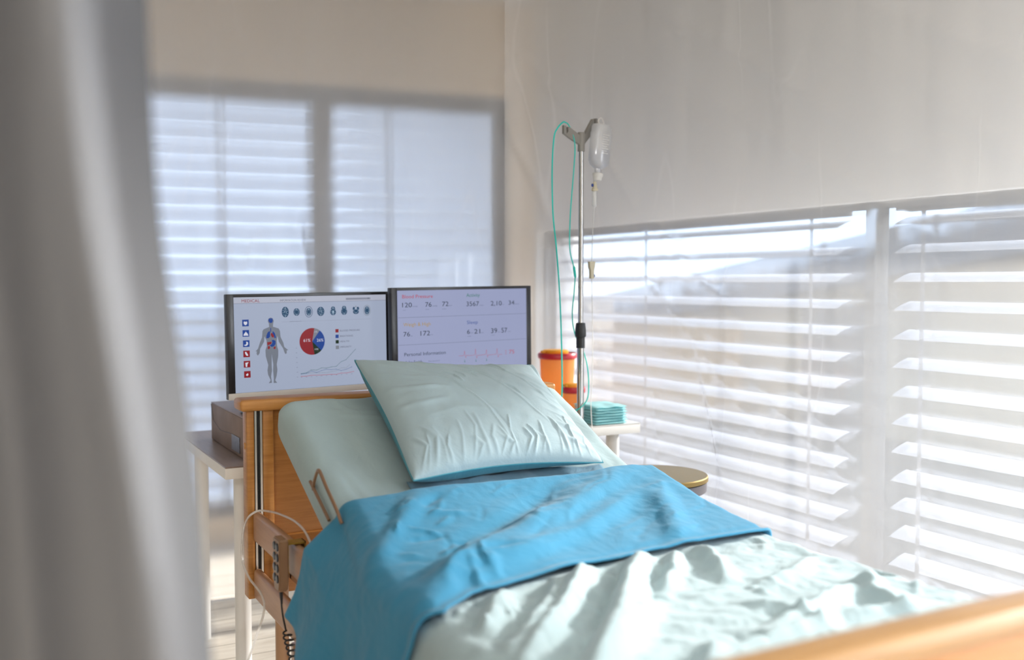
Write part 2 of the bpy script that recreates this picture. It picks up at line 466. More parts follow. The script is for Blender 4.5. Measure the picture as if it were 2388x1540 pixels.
blind(RM, -2.428, -1.072, RW_Z0, RW_Z1, 0.1, 0.085, T1, 0.17, 'white slatted blind at the right edge of the picture, above the footboard', [-2.305, -1.3], g)
T2 = math.radians(-57)
blind(BM, -3.29, -1.11, BW_Z0, BW_Z1, 0.085, 0.085, T2, 0.19, 'bluish white blind in the tall window nearest the foreground curtain', [-1.60, -2.7], g, M_frame)
blind(BM, -1.09, -0.13, BW_Z0, BW_Z1, 0.085, 0.085, T2, 0.19, 'bluish white blind in the tall window above the right-hand monitor', [-0.73], g, M_frame)

# outside
struct(MB().box(2.96, 3.08, 4.84, 8.2, -0.5, 3.2).build('sun_block_wall', M_wall))  # added wing wall, keeps direct sun off the back windows
struct(MB().box(-30, 60, -40, 60, -0.9, -0.5).build('ground', mat('paving', (0.045, 0.042, 0.037), 0.9, var=0.1, vscale=0.6)))
h = thing('house', 'house with a wide dark gable roof, seen through the blinds beyond the right window', 'house', (9, 3, -0.5))
GM = Matrix.Rotation(PI/2, 4, 'Z')               # prism x -> along Y, thickness towards -X
wl = MB(); wl.prism([(-10.5, 0), (10.8, 0), (10.8, 1.05), (0, 2.6), (-10.5, 1.1)], -5.0, M=Matrix.Translation((0.35, 0, 0)) @ GM)
wl.build('wall', mat('beige_render', (0.25, 0.215, 0.16), 0.9), h)
rf = MB(); rf.prism([(-11.5, 0.95), (-11.5, 1.45), (0, 3.12), (12.0, 1.42), (12.0, 0.92), (0, 2.55)], -5.6, M=GM)
rf.build('roof', mat('dark_roof', (0.07, 0.077, 0.095), 0.8), h)
MB().box(0.28, 0.36, 5.2, 6.4, 0.0, 1.55).build('door', mat('dark_door', (0.04, 0.04, 0.05), 0.6), h)
fb = MB()
for k in range(22): fb.box(8.6, 8.64, 9.8+k*0.16, 9.93+k*0.16, -0.5, 0.85)
fb.box(8.64, 8.68, 9.8, 13.3, -0.1, 0.0); fb.box(8.64, 8.68, 9.8, 13.3, 0.55, 0.65)
tag(fb.build('timber_fence', wood('ochre_fence', (0.26, 0.16, 0.07), (0.34, 0.21, 0.10))), 'ochre timber fence outside, beside the house, behind the blinds', 'fence')

# added ceiling fill lamp, out of view behind the camera
for k, (lx, ly) in enumerate([(-1.3, -1.2)]):
    lt = thing('fill_panel', 'square white fill panel added on the ceiling, out of view behind the camera', 'fill lamp', (lx, ly, ZC))
    MB().box(-0.62, 0.62, -0.62, 0.62, -0.04, 0, 0.005).build('fill_frame', M_white, lt)
    MB().box(-0.58, 0.58, -0.58, 0.58, -0.047, -0.041).build('diffuser', mat('fill_emitter', (1, 0.97, 0.92), 0.5, emit=1.5), lt)
    ld = bpy.data.lights.new('fill_light', 'AREA'); ld.shape = 'RECTANGLE'; ld.size = 1.1; ld.size_y = 1.1; ld.energy = 120; ld.color = (1, 0.98, 0.96)
    lo = bpy.data.objects.new('fill_light', ld); COL.objects.link(lo); lo.parent = lt; lo.location = (0, 0, -0.06)

# ------------------------------------------------------------------ plastic sheeting round the bed
path = spline([(-1.9, 4.45), (-1.0, 4.28), (0.0, 4.22), (0.9, 4.18), (1.7, 4.12), (2.15, 3.98), (2.36, 3.65), (2.42, 3.1), (2.44, 2.2), (2.45, 1.2), (2.46, 0.3), (2.44, -0.8)], 24)
lens = [0.0]
for a, b in zip(path, path[1:]): lens.append(lens[-1]+((b[0]-a[0])**2+(b[1]-a[1])**2)**0.5)
TOT = lens[-1]
def at_len(s):
    for i in range(len(lens)-1):
        if s <= lens[i+1]:
            t = (s-lens[i])/(lens[i+1]-lens[i]); p = path[i].lerp(path[i+1], t)
            d = (path[i+1]-path[i]).normalized(); return p, Vector((d.y, -d.x))
    return path[-1], Vector((1, 0))
CR = [(3.9, 2.6, 5.2, 1.2), (4.4, 2.7, 6.4, 1.5), (5.3, 2.5, 7.6, 1.3), (4.0, 2.2, 4.6, 1.0), (5.6, 2.75, 8.0, 1.95), (6.0, 2.0, 7.4, 0.9), (4.6, 1.6, 5.6, 0.7), (1.6, 1.5, 1.75, 0.1), (2.3, 2.0, 2.6, 1.1), (5.0, 1.3, 6.6, 0.2), (2.28, 0.02, 2.33, 1.3), (2.42, 0.1, 2.40, 0.9), (2.9, 1.25, 2.95, 1.6), (3.2, 1.2, 3.1, 1.7), (2.1, 0.1, 2.18, 0.7), (4.9, 1.0, 5.0, 0.1), (5.1, 1.25, 5.35, 0.5), (5.5, 1.1, 6.3, 0.45), (4.75, 1.7, 5.5, 1.1), (5.0, 2.1, 6.4, 1.35)]
def crease(s, z):
    d = 0
    for x0, z0, x1, z1 in CR:
        L = math.hypot(x1-x0, z1-z0); t = ((s-x0)*(x1-x0)+(z-z0)*(z1-z0))/L/L
        if 0 < t < 1:
            q = ((s-x0)*(z1-z0)-(z-z0)*(x1-x0))/L
            d += 0.010*math.exp(-(q/0.018)**2)*math.sin(PI*t)
    return d
def film(u, v):
    s = u*TOT; z = 0.012+v*2.82
    p, n = at_len(s)
    d = 0.022*nz(s*2.3, z*0.35, 3) + 0.010*nz(s*6.5, z*0.6+s*0.8, 9) + 0.004*nz(s*16, z*1.6-s*2, 5)
    d *= 1.0+0.6*max(0, 1-z)
    d += crease(s, z)
    return (p[0]+n[0]*d, p[1]+n[1]*d, z)
SPLIT = 0.468                  # the two sheets overlap near the room corner
pf = MB().grid(lambda u, v: film(u*SPLIT, v), 200, 120).build('plastic_sheet', M_filmb)
tag(pf, 'milky plastic sheet hanging behind the monitors in front of the tall windows', 'plastic sheet', 'plastic sheets round the bed')
def film2(u, v):
    p = film(SPLIT-0.012+u*(1-SPLIT+0.012), v)
    return (p[0]-0.035*(1-u), p[1]-0.035*(1-u), p[2])
pf = MB().grid(film2, 420, 130).build('plastic_sheet', M_film)
tag(pf, 'clear plastic sheet hanging along the right side of the bed before the low windows', 'plastic sheet', 'plastic sheets round the bed')

# frosted curtain edge close to the camera
RTv = Vector((0.8796, -0.4756, 0)); FWv = Vector((0.4756, 0.8796, 0))
def cur(u, v):
    z = 2.3 - v*2.25
    edge = interp(z, [0.05, 1.131, 1.204, 1.29, 1.354, 1.408, 1.462, 2.3], [-0.101, -0.178, -0.186, -0.198, -0.207, -0.212, -0.215, -0.240])
    x = edge - (1-u)*0.52
    k = (1-u)*0.52
    d = 0.50 + 0.42*sstep(0.01, 0.13, k) + 0.010*math.cos(k*40+0.9) + 0.005*math.sin(k*61+z*1.5) + 0.02*nz(k*5, z*1.4, 2) + 0.10*k
    if u > 0.985: d += (u-0.985)*0.8
    p = RTv*x + FWv*d
    return (p.x, p.y, z)
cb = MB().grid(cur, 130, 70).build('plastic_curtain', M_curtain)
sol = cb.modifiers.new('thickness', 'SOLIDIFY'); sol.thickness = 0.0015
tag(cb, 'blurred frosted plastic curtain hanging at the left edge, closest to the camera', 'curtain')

# ------------------------------------------------------------------ hospital bed
BX0, BX1, HY, FY = 0.686, 1.692, 2.88, 0.78
bed = thing('hospital_bed', 'wooden hospital bed with raised backrest and panelled headboard', 'bed', (1.19, 1.85, 0))
def bp(mbx, name, m, parent=bed):
    o = mbx.build(name, m, parent)
    off = Vector((1.19, 1.85, 0))
    o.location = -off if parent is bed else (0, 0, 0)
    return o
hdo = bp(MB().box(BX0+0.07, BX1-0.07, HY+0.014, HY+0.04, 0.40, 0.955), 'headboard', M_woodh)
for sx in (0, 1):
    hd = MB()
    for x0, x1, y0, y1, bv in ((0.0, 0.022, 0, 0.052, 0.004), (0.046, 0.078, -0.004, 0.05, 0.006), (0.02, 0.05, 0.023, 0.05, 0)):
        if sx: x0, x1 = BX1-x1, BX1-x0
        else: x0, x1 = BX0+x0, BX0+x1
        hd.box(x0, x1, HY+y0, HY+y1, 0.397, 0.955, bv)
    bp(hd, 'post', M_wood, hdo)
bp(MB().box(BX0+0.078, BX1-0.078, HY+0.002, HY+0.03, 0.505, 0.575, 0.004), 'cross_board', M_woodh, hdo)
bp(MB().box(BX0-0.022, BX1+0.022, HY-0.022, HY+0.07, 0.950, 0.984, 0.010, 3), 'top_cap', M_wood, hdo)
for x in (BX0+0.023, BX1-0.045):
    ch = MB(); ch.box(x, x+0.006, HY+0.002, HY+0.022, 0.40, 0.95); ch.box(x+0.016, x+0.022, HY+0.002, HY+0.022, 0.40, 0.95); ch.box(x, x+0.022, HY+0.016, HY+0.022, 0.40, 0.95, mi=1)
    for zz in (0.93, 0.875, 0.78, 0.71, 0.64): ch.lathe([(0.003, 0), (0.003, 0.002)], n=10, mi=1, M=Matrix.Translation((x+0.011, HY+0.0155, zz)) @ Matrix.Rotation(PI/2, 4, 'X'))
    bp(ch, 'slide_channel', [M_alu, M_black], hdo)
bp(MB().lathe([(0.0, 0.003), (0.008, 0.003), (0.011, 0.0)], n=18, M=Matrix.Translation((BX0, HY+0.026, 0.845)) @ Matrix.Rotation(-PI/2, 4, 'Y')), 'screw_cap', M_wood, hdo)
fto = bp(MB().box(BX0+0.07, BX1-0.07, FY-0.014, FY+0.012, 0.36, 0.90), 'footboard', M_woodh)
for x0 in (BX0, BX1-0.08):
    bp(MB().box(x0, x0+0.08, FY-0.022, FY+0.022, 0.34, 0.90, 0.006), 'post', M_wood, fto)
bp(MB().box(BX0-0.022, BX1+0.022, FY-0.032, FY+0.028, 0.892, 0.926, 0.011, 3), 'top_cap', M_foot, fto)
for sx, xx in ((0, 0.699), (1, 1.655)):
    for z0 in (0.568, 0.40):
        bp(MB().box(xx, xx+0.024, FY+0.03, HY-0.002, z0, z0+0.088, 0.0105, 3), 'side_rail', M_rail)
# legs, chassis
for x in (0.772, 1.606):
    for y in (2.84, 0.86):
        lg = bp(MB().tube([(x, y, 0.06), (x, y, 0.52)], 0.020, 16), 'leg', M_tan)
        bp(MB().lathe([(0, -0.05), (0.03, -0.048), (0.05, -0.02), (0.05, 0.02), (0.03, 0.048), (0, 0.05)], n=20, M=Matrix.Translation((x, y, 0.052)) @ Matrix.Rotation(PI/2, 4, 'Y')), 'caster', M_dark, lg)
fr = MB()
fr.box(0.80, 1.58, 2.80, 2.85, 0.205, 0.262, 0.004); fr.box(0.80, 1.58, 0.87, 0.92, 0.205, 0.262, 0.004)
fr.box(0.79, 0.83, 0.90, 2.82, 0.46, 0.51, 0.004); fr.box(1.55, 1.59, 0.90, 2.82, 0.46, 0.51, 0.004)
fr.box(0.79, 1.59, 2.80, 2.85, 0.46, 0.51, 0.004); fr.box(0.79, 1.59, 0.87, 0.92, 0.46, 0.51, 0.004)
bp(fr, 'chassis', M_tan)
# mattress line: (y, z of its top)
def mtop(y):
    k = 0.45; y0 = 1.995; s = 0.05
    return 0.655 + k*s*math.log(1+math.exp((y-y0)/s))
TH = 0.135
def back_pt(x, y, dn):
    """point dn below the mattress top, along its normal"""
    sl = (mtop(y+0.01)-mtop(y-0.01))/0.02
    n = Vector((0, -sl, 1)).normalized()
    return Vector((x, y, mtop(y))) - n*dn
dk = MB()
ys = [0.9+i*(2.74-0.9)/40 for i in range(41)]
for x0, x1 in ((0.81, 1.57),):
    vs = []
    for y in ys:
        for x, dn in ((x0, TH+0.004), (x1, TH+0.004), (x1, TH+0.03), (x0, TH+0.03)): vs.append(back_pt(x, y, dn))
    fs = []
    for i in range(40):
        for k in range(4): fs.append((4*i+k, 4*i+(k+1) % 4, 4*i+4+(k+1) % 4, 4*i+4+k))
    fs += [(0, 1, 2, 3), (160, 161, 162, 163)]
    dk.add(vs, fs)
bp(dk, 'mattress_deck', M_tan)
hp = [(0.742, 2.425, 0.800), (0.738, 2.405, 0.822), (0.736, 2.372, 0.853), (0.735, 2.355, 0.861), (0.735, 2.336, 0.853), (0.736, 2.29, 0.824), (0.738, 2.23, 0.788), (0.742, 2.205, 0.760)]
bp(MB().tube(spline(hp, 6), 0.0043, 10), 'mattress_retainer', M_hoop)
bp(MB().tube([(0.739, 2.44, 0.818), (0.739, 2.29, 0.750)], 0.0043, 10), 'deck_edge_tube', M_hoop)

# ------------------------------------------------------------------ mattress in its fitted sheet
MX0, MX1 = 0.748, 1.652
def section(n=56):
    hw, ht, r = (MX1-MX0)/2, TH/2, 0.043
    pts = []
    def arc(cx, cz, a0):
        for k in range(7):
            a = a0 + (PI/2)*k/6; pts.append((cx+r*math.cos(a), cz+r*math.sin(a)))
    arc(hw-r, ht-r, 0)
    for k in range(1, 90): pts.append((hw-r-(2*hw-2*r)*k/90, ht))
    arc(-hw+r, ht-r, PI/2); arc(-hw+r, -ht+r, PI)
    for k in range(1, 8): pts.append((-hw+r+(2*hw-2*r)*k/8, -ht))
    arc(hw-r, -ht+r, 1.5*PI)
    return pts
ST_MAT = [([(0.86, 2.68), (0.95, 2.66), (1.03, 2.655)], 0.008, 0.005), ([(0.87, 2.66), (0.97, 2.635), (1.05, 2.63)], 0.008, 0.005), ([(0.90, 2.74), (0.905, 2.70), (0.93, 2.665)], 0.007, 0.005), ([(1.00, 2.73), (1.01, 2.70), (1.05, 2.67)], 0.007, 0.004),
          ([(0.80, 2.50), (0.83, 2.36), (0.85, 2.22)], 0.014, 0.006), ([(0.79, 2.42), (0.80, 2.32), (0.81, 2.22)], 0.010, 0.006), ([(0.86, 2.40), (0.89, 2.30), (0.90, 2.2)], 0.016, 0.004), ([(1.56, 2.62), (1.55, 2.45), (1.56, 2.34)], 0.02, 0.004)]
_bb = {}
def strokes(lst, x, y, taper=0.25):
    d = 0
    if id(lst) not in _bb:
        _bb[id(lst)] = [(min(p[0] for p in s[0])-3*s[1], max(p[0] for p in s[0])+3*s[1], min(p[1] for p in s[0])-3*s[1], max(p[1] for p in s[0])+3*s[1]) for s in lst]
    for (pts, wd, ht), (bx0, bx1, by0, by1) in zip(lst, _bb[id(lst)]):
        if not (bx0 < x < bx1 and by0 < y < by1): continue
        best = 9; bt = 0; n = len(pts)-1
        for i in range(n):
            ax, ay = pts[i]; bx, by = pts[i+1]
            L2 = (bx-ax)**2+(by-ay)**2; t = max(0, min(1, ((x-ax)*(bx-ax)+(y-ay)*(by-ay))/L2))
            q = math.hypot(x-ax-t*(bx-ax), y-ay-t*(by-ay))
            if q < best: best = q; bt = (i+t)/n
        d += ht*math.exp(-(best/wd)**2)*(sstep(-0.15, taper, bt)*sstep(1.2, 1-taper, bt))
    return d
sec = section(); NS = len(sec)
vs = []; NST = 260
for i in range(NST):
    t = 1-(1-i/(NST-1))**1.0; y = 0.84+t*(2.765-0.84)
    e = 1.0
    dend = min(t, 1-t)*(2.765-0.84)
    if dend < 0.045: e = math.sqrt(max(0.0, 1-((0.045-dend)/0.045)**2))
    for x, z in sec:
        zz = z*(0.35+0.65*e); xx = x*(1-0.03*(1-e))
        wv = 0.0
        if z > -0.02:
            wv = 0.004*nz(x*5, y*5, 1) + 0.003*nz(x*14, y*9, 4)
            if x < -0.3: wv += 0.006*nz(y*10+z*12, z*5+y*2, 7)
            if y > 2.62: wv += 0.005*math.sin(x*30+y*50)*sstep(2.62, 2.72, y)*nz(x*4, y*3, 8)
        if z > 0 and y > 2.1: wv += strokes(ST_MAT, (MX0+MX1)/2+xx, y)
        p = back_pt((MX0+MX1)/2 + xx, y, TH/2 - zz - wv)
        if abs(x) > 0.40 and z > -0.03: p.x += (0.006*nz(y*7, z*12, 3))
        vs.append(p)
fs = [(i*NS+k, i*NS+(k+1) % NS, (i+1)*NS+(k+1) % NS, (i+1)*NS+k) for i in range(NST-1) for k in range(NS)]
mm = MB(); mm.add(vs, fs, 0, True)
mm.add(vs[:NS], [tuple(range(NS))], 0, True); mm.add(vs[-NS:], [tuple(range(NS))], 0, True)
tag(mm.build('mattress', M_sheet), 'mattress in a mint fitted sheet on the raised backrest', 'mattress')

# ------------------------------------------------------------------ duvet
DX0, DX1 = 0.735, 1.650
def dtop(y):
    return interp(y, [0.80, 0.95, 1.2, 1.42, 1.65, 1.795, 1.92, 2.056, 2.17, 2.29, 2.4], [0.700, 0.722, 0.722, 0.716, 0.714, 0.718, 0.730, 0.752, 0.776, 0.806, 0.845])
ST_MINT = [
    ([(1.12, 1.74), (1.01, 1.61), (0.87, 1.46), (0.75, 1.34)], 0.022, 0.039),
    ([(1.03, 1.71), (0.96, 1.61), (0.84, 1.48), (0.74, 1.38)], 0.016, 0.023),
    ([(1.27, 1.75), (1.14, 1.61), (1.00, 1.44), (0.87, 1.30), (0.78, 1.2)], 0.028, 0.047),
    ([(1.20, 1.73), (1.06, 1.57), (0.93, 1.42)], 0.012, -0.018),
    ([(0.90, 1.69), (0.83, 1.60), (0.76, 1.50)], 0.018, 0.021),
    ([(1.43, 1.75), (1.39, 1.65), (1.33, 1.55)], 0.022, 0.029),
    ([(1.36, 1.75), (1.27, 1.64), (1.16, 1.53)], 0.018, 0.026),
    ([(1.12, 1.50), (0.97, 1.36), (0.85, 1.26)], 0.020, 0.021),
    ([(1.53, 1.39), (1.31, 1.30), (1.17, 1.26)], 0.020, 0.026),
    ([(1.59, 1.20), (1.33, 1.25), (1.02, 1.21)], 0.020, 0.022),
    ([(1.60, 1.42), (1.52, 1.34), (1.47, 1.22)], 0.020, 0.026),
    ([(1.60, 1.58), (1.50, 1.52), (1.38, 1.49)], 0.018, 0.016),
    ([(1.45, 1.12), (1.30, 1.08), (1.15, 1.10)], 0.022, 0.018),
    ([(1.25, 1.42), (1.30, 1.34), (1.28, 1.24)], 0.014, 0.013),
    ([(1.62, 1.06), (1.50, 1.03), (1.42, 0.96)], 0.02, 0.021),
    ([(1.05, 1.25), (0.93, 1.12), (0.80, 1.04)], 0.022, 0.026),
]
ST_BLUE = [
    ([(1.00, 1.94), (0.82, 1.77), (0.70, 1.62)], 0.035, 0.0156),
    ([(1.25, 2.07), (0.98, 1.90), (0.75, 1.73)], 0.035, 0.0169),
    ([(1.58, 2.25), (1.20, 1.99), (0.87, 1.77)], 0.045, 0.0208),
    ([(1.50, 2.10), (1.24, 1.93), (0.94, 1.79)], 0.030, 0.0156),
    ([(0.91, 2.22), (0.76, 2.02), (0.70, 1.90)], 0.030, 0.0156),
    ([(1.58, 2.12), (1.47, 1.90), (1.40, 1.80)], 0.040, 0.0156),
    ([(1.35, 2.22), (1.10, 2.05), (0.90, 1.95)], 0.030, -0.0104),
    ([(0.84, 1.80), (0.80, 1.74), (0.78, 1.69)], 0.014, 0.0064),
    ([(0.92, 1.78), (0.86, 1.73), (0.84, 1.70)], 0.012, 0.0056),
]
RAD = 0.048
rs = random.Random(21)
def crumple(lst, n, x0, x1, y0, y1, l0, l1, w0, w1, h0, h1, ang, da):
    for _ in range(n):
        x, y = rs.uniform(x0, x1), rs.uniform(y0, y1); a = ang+rs.uniform(-da, da); L = rs.uniform(l0, l1); b = a+rs.uniform(-0.6, 0.6)
        lst.append(([(x, y), (x+L*0.5*math.cos(a), y+L*0.5*math.sin(a)), (x+L*0.5*(math.cos(a)+math.cos(b)), y+L*0.5*(math.sin(a)+math.sin(b)))], rs.uniform(w0, w1), rs.choice((1, 1, -1))*rs.uniform(h0, h1)))
crumple(ST_MINT, 60, 0.75, 1.62, 0.90, 1.70, 0.05, 0.16, 0.008, 0.016, 0.002, 0.006, 0.9, 1.2)
crumple(ST_MINT, 16, 0.74, 0.86, 1.30, 1.66, 0.04, 0.10, 0.007, 0.012, 0.005, 0.010, 0.7, 0.8)
crumple(ST_BLUE, 26, 0.74, 0.92, 1.66, 2.16, 0.04, 0.11, 0.006, 0.012, 0.003, 0.007, 0.6, 0.9)
crumple(ST_BLUE, 26, 0.95, 1.60, 1.80, 2.20, 0.05, 0.14, 0.006, 0.012, 0.001, 0.0025, 0.6, 0.5)
def cross(s, y, lift, hem):
    """s: distance across the bed from the left top edge; negative down the left side"""
    W = DX1-DX0
    zt = dtop(y)+lift
    q = RAD*PI/2
    if 0 <= s <= W: return DX0+s+0.062*sstep(1.8, 2.22, y)*(1-s/W)**3, zt, Vector((0, 0, 1)), 0.0
    left = s < 0
    d = -s if left else s-W
    if d < q:
        a = d/RAD; dx, dz = math.sin(a)*RAD, (1-math.cos(a))*RAD; nx, nzv = math.sin(a), math.cos(a)
    else:
        e = d-q; k = 0.12+0.55*sstep(1.8, 2.22, y); e1, e2 = min(e, 0.10), max(0.0, e-0.10); dx, dz = RAD+e1*k+e2*0.16, RAD+e1*math.sqrt(1-k*k)+e2*0.98; nx, nzv = 0.97, 0.2
    fr_ = d/hem
    if left: return DX0+0.062*sstep(1.8, 2.22, y)-dx-lift*0.3, zt-dz, Vector((-nx, 0, nzv)), fr_
    return DX1+dx*0.8, zt-dz, Vector((nx, 0, nzv)), fr_
HEML, HEMR = 0.36, 0.34
WTOT = HEML+(DX1-DX0)+HEMR
def blue_edge(s):
    x = DX0+s
    if x < DX0: return 1.60
    return interp(x, [0.72, 0.82, 0.94, 1.06, 1.3, 1.47, 1.65], [1.60, 1.675, 1.71, 1.733, 1.762, 1.768, 1.775])
def mint_pt(u, v):
    s = -HEML+u*WTOT
    yb = blue_edge(s)
    y = 0.825+v*(yb+0.12-0.825)
    x, z, n, f = cross(s, y, 0, HEML)
    d = 0
    xx = DX0+s
    k = 1.0 if f == 0 else max(0.0, 1-f*1.3)
    d += strokes(ST_MINT, xx, y)*k
    fine = 0.008*nz(xx*9, y*9, 2)+0.005*nz(xx*20+y*8, y*20, 4)+0.003*abs(nz(xx*34, y*30-xx*9, 6))
    d += fine*(1 if f == 0 else 0.7)
    if f > 0:
        d += 0.016*math.sin(y*26+1.0)*f + 0.008*nz(y*13, f*2, 9)
    sq = sstep(yb+0.06, yb-0.03, y)
    d = d*(0.25+0.75*sq) - (1-sq)*0.004
    p = Vector((x, y+0.10*f, z)) + n*d
    if p.y < 0.842: p.z -= 0.02
    return p
def blue_pt(u, v):
    s = -HEML+u*WTOT
    yb = blue_edge(s)
    yh = 2.262+0.012*math.sin(s*5)+0.02*sstep(0.4, 0.9, s)
    y = yb+v*(yh-yb)
    x, z, n, f = cross(s, y, 0.016, HEML)
    xx = DX0+s
    k = 1.0 if f == 0 else max(0.0, 1-f*1.4)
    d = strokes(ST_BLUE, xx, y)*k
    d += 0.006*nz(xx*5+y*3, y*6-xx*4, 12)+0.002*nz(xx*14-y*10, y*5+xx*4, 14)+0.0008*nz(xx*45, y*40, 15)
    if f > 0:
        d += 0.020*math.sin(y*21+2.0+f)*f*f + 0.010*nz(y*9, f*2.5, 19)*f
    d += 0.004*math.exp(-((y-yb)/0.012)**2)-0.006*math.exp(-((y-yb-0.03)/0.012)**2)*0.4          # piped hem
    e = (yh-y)
    if e < 0.03: d -= 0.022*(1-e/0.03)**2            # rolled head edge
    p = Vector((x, y+0.15*f, z)) + n*d
    return p
dv = thing('duvet', 'two-tone duvet, mint below and turned back to blue, across the bed', 'duvet', (1.19, 1.5, 0.7))
o1 = MB().grid(mint_pt, 300, 190).build('mint_cover', M_mint, dv, (-1.19, -1.5, -0.7))
o2 = MB().grid(blue_pt, 280, 130).build('turned_back_panel', M_blue, dv, (-1.19, -1.5, -0.7))
o2['label'] = 'blue turned-back panel'
for o, t in ((o1, 0.006), (o2, 0.006)):
    so = o.modifiers.new('thickness', 'SOLIDIFY'); so.thickness = t; so.offset = -1

# grey-blue sheet fold peeping out under the pillow
def us(u, v):
    x = 0.955+u*0.57; y = 2.10+v*0.22
    z = mtop(y)+0.012 + 0.010*abs(math.sin(u*17+v*2))*sstep(0, 0.4, v)*sstep(1, 0.7, v) + 0.006*nz(x*16, y*16, 3)
    return (x, y+0.03*nz(x*5, 1, 2)*v, z)
so = MB().grid(us, 90, 30).build('top_sheet', M_under)
tag(so, 'rumpled grey-blue sheet edge between the pillow and the blue duvet panel', 'sheet')
sm_ = so.modifiers.new('thickness', 'SOLIDIFY'); sm_.thickness = 0.003

# ------------------------------------------------------------------ pillow
PC = {'bl': Vector((0.932, 2.238, 0.832)), 'br': Vector((1.505, 2.245, 0.828)), 'tl': Vector((0.966, 2.768, 1.098)), 'tr': Vector((1.526, 2.70, 1.066))}
PN = Vector((0, -0.42, 0.91)).normalized()
ST_P = [([(0.18, 0.97), (0.34, 0.66), (0.46, 0.36), (0.52, 0.08)], 0.006, 0.0032), ([(0.20, 0.97), (0.36, 0.66), (0.48, 0.36), (0.55, 0.08)], 0.006, -0.0022),
        ([(0.47, 0.97), (0.60, 0.68), (0.70, 0.42), (0.78, 0.22)], 0.007, 0.0034), ([(0.50, 0.95), (0.63, 0.66), (0.74, 0.40)], 0.006, -0.0022), ([(0.66, 0.97), (0.80, 0.70), (0.88, 0.45)], 0.008, 0.0035),
        ([(0.36, 0.74), (0.41, 0.69), (0.43, 0.60)], 0.008, 0.005), ([(0.43, 0.76), (0.46, 0.71), (0.47, 0.66)], 0.007, 0.005), ([(0.48, 0.77), (0.52, 0.72), (0.54, 0.67)], 0.007, 0.005), ([(0.53, 0.77), (0.56, 0.74)], 0.006, 0.004),
        ([(0.63, 0.66), (0.65, 0.60), (0.70, 0.54), (0.72, 0.48)], 0.007, 0.0045), ([(0.30, 0.66), (0.37, 0.58), (0.40, 0.50)], 0.008, 0.0045),
        ([(0.01, 0.62), (0.16, 0.55), (0.30, 0.53)], 0.02, 0.0055), ([(0.01, 0.44), (0.15, 0.41), (0.28, 0.42)], 0.02, 0.005), ([(0.01, 0.80), (0.14, 0.70), (0.24, 0.66)], 0.018, 0.004), ([(0.05, 0.93), (0.18, 0.80), (0.26, 0.72)], 0.012, 0.004),
        ([(0.30, 0.97), (0.33, 0.90), (0.40, 0.84)], 0.012, 0.006), ([(0.70, 0.99), (0.74, 0.90), (0.75, 0.80)], 0.01, 0.005), ([(0.12, 0.30), (0.3, 0.33), (0.5, 0.30), (0.7, 0.27)], 0.03, 0.003)]
random.seed(11)
for k in range(22):
    a = 0.05+k*0.042+random.uniform(-0.015, 0.015); b_ = random.uniform(0.10, 0.30)
    ST_P.append(([(a, 0.015), (a+random.uniform(-0.02, 0.05), b_*0.6), (a+random.uniform(-0.04, 0.04), b_)], random.uniform(0.005, 0.011), random.uniform(0.002, 0.006)))
for k in range(7):
    a = 0.75+k*0.035; ST_P.append(([(1.0, 0.05+k*0.09), (0.9, 0.08+k*0.1), (0.82, 0.12+k*0.11)], 0.014, 0.004))
def pillow_pt(u, v, side):
    a, b_ = 2*u-1, 2*v-1
    # edges pulled in between the corners
    uu = u - 0.030*a*(1-b_*b_) ; vv = v - (0.060 if b_ < 0 else 0.070)*b_*(1-a*a)
    p = PC['bl'].lerp(PC['br'], uu).lerp(PC['tl'].lerp(PC['tr'], uu), vv)
    cn = (a*a*b_*b_)**3
    uu -= 0.012*a*cn; vv -= 0.012*b_*cn
    p = PC['bl'].lerp(PC['br'], uu).lerp(PC['tl'].lerp(PC['tr'], uu), vv)
    t = max(0, 1-abs(a)**2.6)**0.47*max(0, 1-abs(b_)**2.6)**0.47
    if side > 0:
        h = 0.080*t*(1-0.12*a)*(1-0.30*sstep(0.45, 1.0, v)) + 0.85*strokes(ST_P, u, v)*min(1, t*2.2) + 0.004*nz(u*5, v*5, 3)*t + 0.002*nz(u*17, v*8, 5)*min(1, 3*t)
    else:
        h = -0.078*t*(1-0.35*a) + 0.004*nz(u*6, v*6, 13)*t
    return p + PN*h
pl = MB()
pl.grid(lambda u, v: pillow_pt(u, v, 1), 210, 210, 0)
pl.grid(lambda u, v: pillow_pt(u, v, -1), 60, 60, 1)
pil = thing('pillow', 'mint pillow with a blue underside leaning on the raised mattress', 'pillow', tuple(sum(PC.values(), Vector())/4))
off = -pil.location
o = pl.build('pillowcase', [M_pil, M_pblue], pil, off)
def flap(u, v):
    b = pillow_pt(1.0, 0.62+v*0.37, 1)
    d = (PC['tr']-PC['tl']).normalized()
    return b + d*(u*0.014-0.006) + PN*(0.003*math.sin(v*9)*u + 0.004)
fo = MB().grid(flap, 6, 50).build('case_hem', M_pil, pil, off)
fs_ = fo.modifiers.new('thickness', 'SOLIDIFY'); fs_.thickness = 0.004
pp = MB().tube([pillow_pt(i/60, 0, 1) for i in range(61)]+[pillow_pt(1, i/60, 1) for i in range(1, 61)]+[pillow_pt(1-i/60, 1, 1) for i in range(1, 61)]+[pillow_pt(0, 1-i/60, 1) for i in range(1, 60)], 0.0022, 6, closed=True).build('seam', M_pblue, pil, off)

